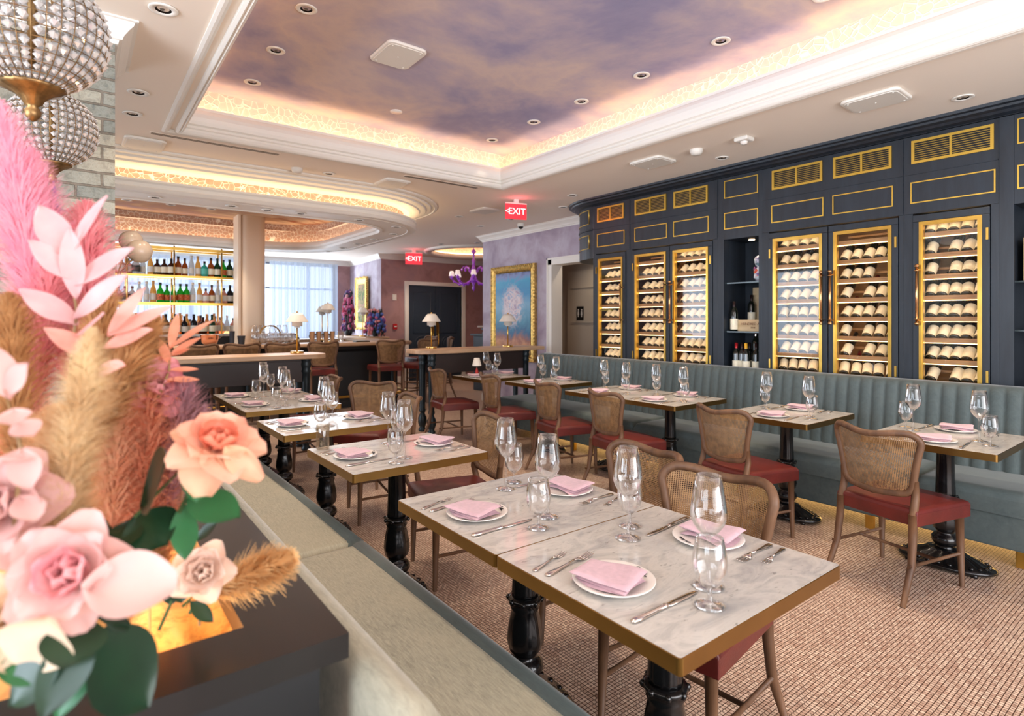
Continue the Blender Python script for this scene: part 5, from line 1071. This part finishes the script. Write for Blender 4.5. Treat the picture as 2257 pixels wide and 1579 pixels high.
# ================================================================ CRYSTAL GLOBES, SCONCE
crm = NT('cut crystal'); g1 = crm.add('ShaderNodeBsdfGlossy'); g1.inputs['Roughness'].default_value = .08; g1.inputs['Color'].default_value = (.95, .95, .96, 1)
tr = crm.add('ShaderNodeBsdfTransparent'); df = crm.add('ShaderNodeBsdfDiffuse'); df.inputs[0].default_value = lin((232, 230, 228))
m1 = crm.add('ShaderNodeMixShader'); m1.inputs[0].default_value = .62; crm.link(g1.outputs[0], m1.inputs[1]); crm.link(df.outputs[0], m1.inputs[2])
m2 = crm.add('ShaderNodeMixShader'); m2.inputs[0].default_value = .22; crm.link(m1.outputs[0], m2.inputs[1]); crm.link(tr.outputs[0], m2.inputs[2]); crm.link(m2.outputs[0], crm.out.inputs['Surface'])
abr = mat('aged bronze', (134, 104, 66), .4, .8, .2, 40)
def f_globe():
    t = thing('crystal_chandelier', '', 'chandelier'); R = .16; NL, NB = 17, 34
    g = MB()
    for k in range(1, NL):
        p = PI * k / NL
        if R * math.sin(p) > .035: g.tube([(R * math.sin(p) * math.cos(a * PI / 20), R * math.sin(p) * math.sin(a * PI / 20), R * math.cos(p)) for a in range(40)], .0011, 4, closed=True)
    for b in range(NB): a = 2 * PI * b / NB; g.tube([(R * math.sin(p) * math.cos(a), R * math.sin(p) * math.sin(a), R * math.cos(p)) for p in [.25 + k * (PI - .5) / 18 for k in range(19)]], .0011, 4)
    g.build('wire_cage', abr, t)
    g = MB(); rr = random.Random(2)
    for Rr, nb in ((R - .002, NB), (R - .03, 24)):
        for k in range(1, NL - 1):
            p = PI * (k + .5) / NL; rad = Rr * math.sin(p)
            if rad < .03: continue
            for b in range(nb):
                a = 2 * PI * (b + .5) / nb; s = min(.0115, rad * PI / nb * .9); c = (rad * math.cos(a), rad * math.sin(a), Rr * math.cos(p))
                q = rr.random() * 2; vs = [(c[0], c[1], c[2] + s), (c[0], c[1], c[2] - s)] + [(c[0] + s * math.cos(q + i * PI / 3), c[1] + s * math.sin(q + i * PI / 3), c[2] + s * .25 * rr.uniform(-1, 1)) for i in range(6)]
                g.add(vs, [(0, 2 + i, 2 + (i + 1) % 6) for i in range(6)] + [(1, 2 + (i + 1) % 6, 2 + i) for i in range(6)])
    o = g.build('crystal_beads', crm.m, t); o['kind'] = 'stuff'
    g = MB(); g.lathe([(.066, -.148), (.068, -.152), (.06, -.158), (.04, -.168), (.024, -.182), (.018, -.196), (.011, -.20), (.018, -.212), (.016, -.226), (.006, -.236), (0, -.238)], 40, fl=lambda a, z: 1 + (.05 * math.sin(18 * a) if z > -.19 else 0), cap=False); g.build('bottom_finial', abr, t)
    g = MB(); g.lathe([(.07, .146), (.06, .162), (.03, .178), (.012, .184), (.012, .2), (.02, .206), (.006, .215), (.006, .24)], 32, cap=False); g.build('top_cap', abr, t)
    g = MB(); g.tube([(0, 0, .2), (0, 0, .72)], .005, 6); g.build('hanging_rod', abr, t)
    g = MB(); g.tube([(0, 0, -.1), (0, 0, .1)], .012, 8); g.build('lamp_holder', abr, t)
    return t
globe = Maker(f_globe)
globe((-.09, 1.90, 2.195), .3, 'large crystal bead globe chandelier cut off by the top left picture corner', 'crystal globe chandeliers')
globe((-.085, 3.14, 2.27), .8, 'smaller looking crystal bead globe hanging in front of the brick pier', 'crystal globe chandeliers')
t = thing('wall_sconce', 'two cream glass globes on thin dark stems at the corner of the brick pier', 'wall lamp', (.152, 3.62, 1.6))
g = MB(); g.box(0, .015, -.03, .03, -.08, .08); g.build('backplate', abr, t, .003)
gm = mat('cream opal glass', (206, 184, 160), .25, 0, .04, 8)
for (dx, dy, dz, pts, r) in ((.12, .10, .225, [(.01, 0, .0), (.03, .02, .10), (.07, .06, .16), (.12, .10, .20)], .063), (.085, .16, .285, [(.01, .01, 0), (.02, .03, .1), (.05, .1, .2), (.085, .16, .25)], .058)):
    g = MB(); g.tube(pts, .004, 8); g.build('stem', abr, t); g = MB(); g.sphere((dx, dy, dz), r, 28); g.build('globe', gm, t)
# ================================================================ PLANTER LEDGE
ledgem = m_wood('dark stained ledge wood', (16, 13, 13), (26, 21, 20), 10, .3, (1, .2, 1), .08)
t = thing('planter_ledge', 'dark wooden planter ledge with a glowing opening behind the bench', 'planter', (-.45, 1.9, 0)); L = Matrix.Translation((.45, -1.9, 0))
g = MB(); X0, X1, Ya, Yb = -1.3, .345, .88, 3.3
g.box(.215, X1, Ya, Yb, .91, .95); g.box(X0, .215, Ya, 1.0, .91, .95); g.box(X0, .215, 3.1, Yb, .91, .95); g.box(X0, -1.1, 1.0, 3.1, .91, .95); g.xf(L).build('top_frame', ledgem, t)
g = MB(); g.box(X0 + .03, X1 - .035, Ya + .035, Ya + .06, 0, .91); g.box(X1 - .06, X1 - .035, Ya + .06, Yb - .03, 0, .91); g.box(X0 + .03, X0 + .06, Ya + .06, Yb - .03, 0, .91); g.box(X0 + .06, X1 - .06, Yb - .06, Yb - .03, 0, .91); g.box(X0 + .06, X1 - .06, Ya + .06, Yb - .06, .7, .74); g.xf(L).build('body', mat('near black navy paint', (9, 11, 15), .5), t)
g = MB()
def ms(u, v):
    x = -1.2 + 1.5 * u; y = .95 + 2.25 * v; h = .855 + .03 * math.sin(9 * x + 3 * math.sin(7 * y)) + .02 * math.sin(23 * y + 5 * x) + .012 * math.sin(51 * x + 20 * y)
    return (x, y, h)
g.grid(ms, 60, 90); bed = g.xf(L).build('warm_fill_bed', m_clouds('warm lit fill', [(.3, (190, 110, 50)), (.5, (240, 176, 100)), (.7, (214, 140, 76))], 14, 1.5, .35), t)  # dried planter fill; the warm glow is put into its orange tan
def point(loc, e, col, r=.02):
    l = bpy.data.lights.new('planter_uplight', 'POINT'); l.energy = e; l.color = col; l.shadow_soft_size = r; o = bpy.data.objects.new('planter_uplight', l); o.location = loc; COL.objects.link(o)
for x, y, e in ((.09, 1.10, 3.2), (-.15, 1.25, 2.4), (.1, 1.7, 1.2), (-.3, 1.8, 1.2)): point((x, y, .905), e, (1, .62, .28))
# ================================================================ FOREGROUND FLOWERS
AN = math.atan2(958.5, 1254.); sA, cA = math.sin(AN), math.cos(AN)
def at(px, py, d):
    """world point seen at (px, py) at depth d"""
    u = (px - 1128.5) / 1254.; return Vector((d * (sA + cA * u), d * (cA - sA * u), 1.45 - (py - 705.) / 1254. * d))
rf = random.Random(21)
def fmat(name, a, b, rough=.6, transl=.35, sc=14, c=None):
    if name in MATS: return MATS[name]
    t = NT(name); v = t.tc(); n = t.noise(v, sc, 4); col = t.ramp(n, [(.3, a), (.7, b)]); t.link(col, t.b.inputs['Base Color']); t.setp(Roughness=rough)
    tl = t.add('ShaderNodeBsdfTranslucent'); t.link(col, tl.inputs[0]); mx = t.add('ShaderNodeMixShader'); mx.inputs[0].default_value = transl
    t.link(t.b.outputs[0], mx.inputs[1]); t.link(tl.outputs[0], mx.inputs[2]); t.link(mx.outputs[0], t.out.inputs['Surface']); MATS[name] = t.m; return t.m
def basis(d, up=(0, 0, 1)):
    d = Vector(d).normalized(); u = Vector(up); u = (u - d * u.dot(d)); u = u.normalized() if u.length > 1e-4 else Vector((1, 0, 0)); return d, u, d.cross(u)
def petal(mb, base, dr, nrm, L, Wd, curl=.6, cup=.3, tip=.5, nu=7, nv=6, ruf=0):
    d, n, s = basis(dr, nrm); base = Vector(base); ph = rf.random() * 6
    def fn(u, v):
        w = (v - .5) * 2; pr = math.sin(PI * min(u ** .75 * .62 + .0 + (u * .26), 1)) if tip < .9 else math.sin(PI * u) ** .8
        wd = Wd * pr * w * .5
        b = -curl * L * u * u * .5; c = cup * Wd * w * w * .5 * (1 - .3 * u) + ruf * L * math.sin(ph + 7 * w) * u
        return base + d * (L * u) + s * wd + n * (b + c)
    mb.grid(fn, nu, nv)
def rose(name, lab, c, axis, r, mt, group=None, mt2=None, leaves=(), open_=1.0):
    c = Vector(c); d, u, s = basis(axis, (.2, .3, .9)); t = thing(name, lab, 'flower', c, 0, group)
    g = MB(); g2 = MB(); rows = ((3, .10, .28, .05), (4, .2, .45, .18), (5, .34, .62, .38), (6, .5, .8, .68), (6, .66, 1.0, 1.05 * open_), (5, .72, 1.12, 1.45 * open_))
    for k, (n, rr, L, tilt) in enumerate(rows):
        for i in range(n):
            a = 2 * PI * (i + .37 * k) / n + rf.uniform(-.15, .15); out = u * math.cos(a) + s * math.sin(a)
            base = -d * (r * .35) + out * (r * rr * .22); dr = d * math.cos(tilt * .75) + out * math.sin(tilt * .75)
            petal(g if k < 4 else g2, base, dr, -out * math.cos(tilt * .5) + d * math.sin(tilt * .5), r * L * 1.15, r * (.5 + rr * 1.25), -.35 if k < 3 else (.1 + .3 * (k - 3)), .9 - .12 * k, .3, 8, 8, .02)
    g.build('inner_petals', mt, t); g2.build('outer_petals', mt2 or mt, t)
    g = MB(); g.tube([(-d * r * .3)[:], (-d * r * 1.2 - Vector((0, 0, r * .4)))[:], (-d * r * 1.4 + Vector((-.02, .05, -r * 2.2)))[:]], .0028, 6); g.sphere((-d * r * .42)[:], r * .16, 10)
    g.build('stem', fmat('stem green', (60, 90, 46), (90, 110, 60)), t); return t
def leafspray(name, lab, base, tip, leaves, mt, stemm, cat='leaf spray', group=None, cup=.25):
    """leaves: list of (t along stem, tip point, width)"""
    base, tip = Vector(base), Vector(tip); t = thing(name, lab, cat, base, 0, group)
    g = MB(); mid = (base + tip) / 2 + Vector((.01, 0, .012)); g.tube([(0, 0, 0), (mid - base)[:], (tip - base)[:]], [.0026, .002, .001], 6); g.build('stem', stemm, t)
    for k, lt, w in leaves:
        p = base.lerp(tip, k) + Vector((.01, 0, .012)) * (4 * k * (1 - k)); v = Vector(lt) - p; g = MB(); nrm = Vector((-.15, -.5, .75)) + Vector((rf.uniform(-.25, .25), rf.uniform(-.25, .2), 0))
        petal(g, p - base, v, nrm, v.length, w, rf.uniform(.0, .25), cup, 1, 10, 6)
        g.build('leaf', mt, t)
    return t
def plume(name, lab, base, tip, wd, n, mt, cat='pampas grass', droop=.5, group=None, fine=.0009, seed=1, lfac=1.0):
    R = random.Random(seed); base, tip = Vector(base), Vector(tip); d, u, s = basis(tip - base, (0, 1, .1)); Lg = (tip - base).length; t = thing(name, lab, cat, base, 0, group)
    g = MB(); g.tube([(0, 0, -.05), (0, 0, 0), ((tip - base) * .5)[:], ((tip - base) * .95)[:]], [.002, .002, .0015, .0008], 5); g.build('stem', fmat('straw stem', (150, 120, 80), (180, 150, 104)), t)
    g = MB(); vs = []; fs = []
    for i in range(n):
        k = R.random() ** .8; env = math.sin(PI * min(1, (k * .86 + .13))) ** .7; p = d * (Lg * k); a = R.random() * 2 * PI; out = u * math.cos(a) + s * math.sin(a)
        L = wd * env * R.uniform(.5, 1.15) * lfac; dr = (out * R.uniform(.45, 1.0) + d * R.uniform(.5, 1.3)).normalized(); w = out.cross(dr).normalized() * fine * R.uniform(.7, 1.6)
        b = len(vs); gz = Vector((0, 0, -droop))
        for q in range(4):
            f = q / 3; c = p + dr * (L * f) + gz * (L * f * f * .6) + Vector((R.uniform(-1, 1), R.uniform(-1, 1), R.uniform(-1, 1))) * L * .05 * f; ww = w * (1 - f * .7); vs += [c - ww, c + ww]
        fs += [(b, b + 1, b + 3, b + 2), (b + 2, b + 3, b + 5, b + 4), (b + 4, b + 5, b + 7, b + 6)]
    g.add(vs, fs, 0, True); g.build('feathers', mt, t); return t
pk = fmat('pink pampas dye', (246, 172, 194), (255, 206, 216), .8, .45, 30); pk2 = fmat('rose pink pampas dye', (240, 150, 160), (250, 188, 188), .8, .45, 30)
tan = fmat('tan pampas', (188, 138, 88), (226, 180, 124), .8, .4, 30); crm_ = fmat('cream pampas', (226, 196, 152), (250, 232, 196), .8, .45, 30); peach = fmat('peach dried grass', (236, 160, 126), (250, 196, 162), .8, .45, 30)
mauve = fmat('mauve dried grass', (176, 130, 140), (206, 160, 166), .8, .4, 30); purp = fmat('purple statice', (120, 84, 150), (160, 120, 186), .8, .3, 60)
bl = fmat('blush petal', (218, 170, 164), (234, 194, 186), .55, .35, 8); blp = fmat('pink inner petal', (232, 150, 158), (248, 196, 194), .55, .35, 30); cor = fmat('coral petal', (232, 128, 98), (244, 164, 134), .55, .35, 20); corl = fmat('pale coral petal', (240, 160, 134), (250, 214, 186), .55, .35, 12)
lf = fmat('rose leaf green', (12, 34, 22), (26, 58, 36), .35, .15, 10); lf2 = fmat('fresh leaf green', (34, 88, 50), (52, 116, 70), .35, .25, 10); lfp = fmat('peach dyed leaf', (232, 156, 140), (244, 194, 180), .6, .4, 18); lfw = fmat('blush dyed leaf', (226, 172, 174), (238, 200, 198), .6, .4, 18); stg = fmat('stem green', (60, 90, 46), (90, 110, 60)); twig = fmat('brown twig', (74, 56, 44), (96, 74, 56))
lfo = fmat('orange peach leaf', (238, 150, 116), (248, 182, 150), .6, .4, 18)
PG = 'dyed pampas plumes of the flower arrangement'
# pampas and grasses, back to front
plume('pampas_plume', 'tall bright pink pampas plume at the left picture edge', at(95, 760, .95), at(-5, 225, .95), .10, 5200, pk, seed=1, group=PG, droop=.3)
plume('pampas_plume', 'second pink pampas plume left of the crystal globes, lower part', at(150, 840, 1.0), at(70, 330, 1.02), .085, 4200, pk, seed=2, group=PG, droop=.3)
plume('pampas_plume', 'soft rose pink pampas plume in front of the brick pier', at(190, 860, 1.0), at(190, 450, 1.05), .105, 4600, pk2, seed=3, group=PG, droop=.3)
plume('pampas_plume', 'hot pink pampas plume low between the pale leaves', at(60, 980, .9), at(120, 560, .95), .09, 3000, pk2, seed=4, group=PG)
plume('pampas_plume', 'peach pampas plume behind the tan one', at(20, 1150, .9), at(40, 640, .95), .10, 3200, peach, seed=24, group=PG)
plume('statice_sprig', 'small purple sprig peeking out beside the brick pier top', at(140, 640, 1.1), at(118, 400, 1.1), .022, 500, purp, 'dried flower', .1, seed=5)
plume('statice_sprig', 'small purple blue sprig at the foot of the brick pier', at(235, 760, 1.1), at(228, 610, 1.1), .03, 500, purp, 'dried flower', .1, seed=6)
plume('pampas_plume', 'brownish tan pampas plume pointing up right above the cream one', at(190, 1000, .85), at(235, 640, .9), .075, 3600, tan, seed=7, group=PG, droop=.2)
plume('pampas_plume', 'tan pampas plume leaning right towards the left counter lamp', at(170, 1010, .8), at(345, 700, .85), .07, 3600, tan, seed=8, group=PG, droop=.3)
plume('pampas_plume', 'tan pampas plume at the left picture edge', at(40, 1050, .8), at(20, 650, .85), .09, 3400, tan, seed=9, group=PG)
plume('pampas_plume', 'large cream pampas plume in the middle of the arrangement', at(110, 1330, .62), at(205, 725, .7), .068, 11000, crm_, seed=10, group=PG, droop=.7, fine=.0006)
plume('pampas_plume', 'broad beige pampas plume under the cream one', at(150, 1380, .68), at(120, 900, .72), .10, 5200, fmat('beige pampas', (222, 178, 132), (242, 206, 160), .8, .45, 30), seed=11, group=PG)
plume('dried_grass', 'peach dried grass behind the coral rose', at(300, 1250, .95), at(330, 870, .95), .12, 4200, peach, 'dried grass', seed=12)
plume('dried_grass', 'mauve wispy grass above the coral rose', at(360, 1150, .98), at(410, 840, 1.0), .085, 2600, mauve, 'dried grass', .2, seed=13)
plume('dried_grass', 'rusty dried grass behind the dark leaves', at(240, 1230, .9), at(260, 880, .9), .10, 3600, fmat('rust grass', (238, 178, 142), (248, 206, 172), .8, .4, 30), 'dried grass', seed=14)
plume('dried_grass', 'orange lit dried grass rising from the glowing planter', at(330, 1330, .95), at(350, 1100, .98), .09, 3600, peach, 'dried grass', seed=15)
plume('dried_grass', 'warm dried grass over the planter opening', at(250, 1420, .85), at(330, 1180, .95), .07, 2600, tan, 'dried grass', seed=16)
plume('pampas_plume', 'small golden pampas tuft leaning right over the ledge', at(440, 1310, .90), at(645, 1228, .90), .055, 3600, fmat('golden pampas', (232, 190, 132), (248, 216, 164), .8, .45, 30), seed=17, group=PG, droop=.15)
plume('dried_grass', 'pale lilac wispy grass right of the mauve one', at(400, 1080, 1.0), at(450, 900, 1.0), .06, 900, mauve, 'dried grass', .1, fine=.0005, seed=18)
# dyed ruscus leaves
def sp(name, lab, b, t_, lv, m, d=.9, w=.03, st=None): return leafspray(name, lab, at(*b), at(*t_), [(k, at(x, y, dd), ww) for k, x, y, dd, ww in lv], m, st or fmat('straw stem', (150, 120, 80), (180, 150, 104)), 'dyed leaf spray')
sp('ruscus_branch', 'pale blush dyed leaf branch standing in front of the pink plumes', (150, 860, .8), (150, 560, .82), [(.95, 85, 450, .8, .042), (.95, 222, 425, .82, .036), (.75, 60, 530, .78, .04), (.7, 285, 540, .82, .040), (.45, 265, 600, .8, .045), (.4, 40, 640, .78, .05), (.6, 150, 500, .8, .03), (.3, 230, 690, .78, .04)], lfw)
sp('ruscus_branch', 'peach dyed leaf branch reaching right towards the lamp', (150, 900, .76), (240, 740, .8), [(1, 318, 632, .82, .026), (.95, 372, 668, .82, .026), (.7, 330, 720, .8, .03), (.5, 100, 720, .76, .04), (.3, 270, 800, .76, .035)], lfp)
sp('ruscus_branch', 'orange peach spiky leaf branch in front of the left counter', (340, 900, .95), (375, 770, 1.0), [(1, 392, 690, 1.0, .016), (1, 462, 700, 1.0, .018), (.85, 440, 742, 1.0, .016), (.8, 418, 768, 1.0, .014), (.5, 438, 812, 1.0, .014), (.35, 440, 836, 1.0, .014), (.3, 405, 830, 1.0, .014), (.6, 350, 745, 1.0, .016), (.15, 432, 885, 1.0, .006), (.7, 330, 780, 1.0, .016)], lfo)
sp('ruscus_branch', 'pale pink drooping leaf branch at the left picture edge', (30, 1180, .6), (10, 860, .6), [(.95, 60, 800, .6, .03), (.9, -20, 760, .6, .03), (.7, 75, 960, .6, .03), (.5, 65, 1080, .58, .03), (.4, 5, 1010, .58, .04), (.2, 80, 1150, .58, .03), (.8, 30, 940, .58, .03)], bl)
# roses
tow = Vector((-.35, -.75, .35))
rose('coral_rose', 'open coral rose with drooping outer petals in front of the bench', at(480, 972, .74), (.05, -.50, .80), .041, cor, mt2=corl, open_=1.15)
cr = bpy.data.objects['coral_rose']; g = MB(); c0 = at(480, 972, .74)
for (px, py, dd, tx, ty, w, cu) in ((455, 985, .73, 448, 1092, .056, .25), (500, 985, .73, 572, 1058, .034, .5)):
    b0 = at(px, py, dd) - c0; petal(g, b0, at(tx, ty, dd - .01) - c0 - b0, (-.45, -.8, .25), (at(tx, ty, dd) - at(px, py, dd)).length, w, cu, .5, .3, 10, 8, .02)
g.build('hanging_petals', fmat('cream coral petal', (236, 160, 130), (244, 206, 168), .55, .35, 14), cr)
rose('blush_rose', 'large blush pink rose blossom low at the left', at(145, 1262, .56), tow, .040, blp, mt2=bl, open_=1.0)
br = bpy.data.objects['blush_rose']; c0 = at(145, 1262, .56)
g = MB(); b0 = at(190, 1300, .55); petal(g, b0 - c0, at(335, 1290, .56) - b0, (-.2, -.6, .6), .078, .065, .2, .4, .3, 10, 8); g.build('spread_petal', bl, br)
g = MB(); b0 = at(120, 1350, .54); petal(g, b0 - c0, at(70, 1470, .54) - b0, (-.3, -.8, .3), .055, .07, .2, .4, .3, 10, 8); g.build('spread_petal', fmat('ivory petal', (236, 206, 172), (246, 222, 196), .55, .35), br)
rose('cream_rose', 'small pale dusty rose blossom over the glowing planter', at(447, 1262, .84), (-.3, -.7, .45), .032, fmat('dusty petal', (226, 190, 170), (240, 214, 196), .6, .3), open_=.9)
rose('mauve_rose', 'small mauve pink blossom behind the orange peach leaves', at(345, 850, .97), (.2, -.7, .4), .042, fmat('mauve petal', (212, 130, 142), (236, 170, 172), .6, .3), mt2=fmat('mauve petal', (0, 0, 0), (0, 0, 0)), open_=.9)
rose('blush_rose', 'overlapping white blush blossom at the left picture edge', at(-20, 1120, .6), tow, .045, bl, open_=1.2)
rose('blush_rose', 'ivory blossom under the large blush rose', at(30, 1370, .58), (-.2, -.6, .2), .042, fmat('ivory petal', (0, 0, 0), (0, 0, 0)), open_=1.2)
# green leaves
def gl(lab, b, t_, lv, m): return leafspray('rose_leaf_spray', lab, at(*b), at(*t_), [(k, at(x, y, dd), ww) for k, x, y, dd, ww in lv], m, stg, 'leaf spray', cup=.12)
gl('dark green rose leaves below the coral rose', (240, 1200, .74), (415, 1020, .74), [(.35, 370, 1000, .72, .10), (.2, 255, 1215, .70, .045), (.25, 366, 1200, .72, .070), (.05, 185, 1112, .7, .036)], lf)
gl('fresh green leaves hanging right below the coral rose', (395, 1130, .74), (440, 1000, .74), [(.9, 432, 1108, .72, .040), (.15, 530, 1135, .74, .058), (.1, 405, 1240, .74, .034)], lf2)
gl('small dark leaves over the glowing planter opening', (350, 1390, .84), (430, 1180, .86), [(.9, 480, 1150, .86, .022), (.4, 400, 1330, .84, .03), (.6, 440, 1230, .85, .02), (.2, 370, 1290, .84, .03)], lf)
gl('single narrow leaf lying on the glowing planter bed', (402, 1338, .88), (410, 1340, .88), [(.8, 470, 1372, .88, .022)], lf)
gl('large dark green leaves at the bottom left corner', (150, 1390, .56), (200, 1400, .56), [(.9, 330, 1560, .60, .078), (.3, 135, 1475, .52, .055), (.1, 10, 1560, .54, .062), (.5, 90, 1590, .52, .05), (.6, 290, 1370, .60, .04)], lf)
gl('bright green leaf edge in the bottom left corner', (190, 1420, .58), (180, 1430, .58), [(.5, 120, 1590, .55, .04), (.9, -10, 1480, .56, .06)], lf2)
# ================================================================ far flowers
def farflowers(lab, loc, items, h):
    t = thing('flower_arrangement', lab, 'flowers', loc); R = random.Random(8)
    g = MB(); g.lathe([(0, 0), (.06, .0), (.09, .06), (.07, .14), (.08, .16), (.0, .15)], 20, cap=False); g.build('vase', M['navyd'], t)
    for nm, col, n, spread, zr in items:
        g = MB()
        for i in range(n):
            z = R.uniform(*zr); f = 1 - .5 * (z / h); a = R.random() * 2 * PI; r = spread * math.sqrt(R.random()) * f; c = (r * math.cos(a) * .6, r * math.sin(a), z)
            if nm == 'foliage': g.lathe([(0, -.09), (.018, -.02), (0, .11)], 5, c, cap=False)
            else: g.sphere(c, R.uniform(.025, .055), 8, sz=R.uniform(.6, 1.6))
        g.build(nm, fmat('far ' + nm, tuple(x * .8 for x in col), col, .6, .2, 30), t)
farflowers('tall pink and violet flower arrangement beside the gold framed picture', (5.05, 12.92, 1.078), (('foliage', (52, 66, 70), 150, .26, (.1, 1.0)), ('pink_blossoms', (226, 110, 160), 90, .24, (.15, .9)), ('violet_blossoms', (130, 84, 160), 60, .25, (.1, 1.05)), ('red_blossoms', (206, 50, 90), 45, .25, (.2, .8)), ('blush_blossoms', (246, 180, 196), 40, .22, (.2, 1.0))), 1.1)
farflowers('low teal, blue and pink flower arrangement below the gold framed picture', (5.26, 11.85, 1.078), (('foliage', (30, 96, 110), 140, .36, (.05, .55)), ('blue_blossoms', (90, 120, 206), 60, .36, (.1, .5)), ('pink_blossoms', (226, 110, 160), 60, .4, (.1, .5)), ('coral_blossoms', (250, 160, 160), 60, .4, (.05, .6)), ('violet_blossoms', (130, 84, 160), 40, .36, (.1, .5))), .7)
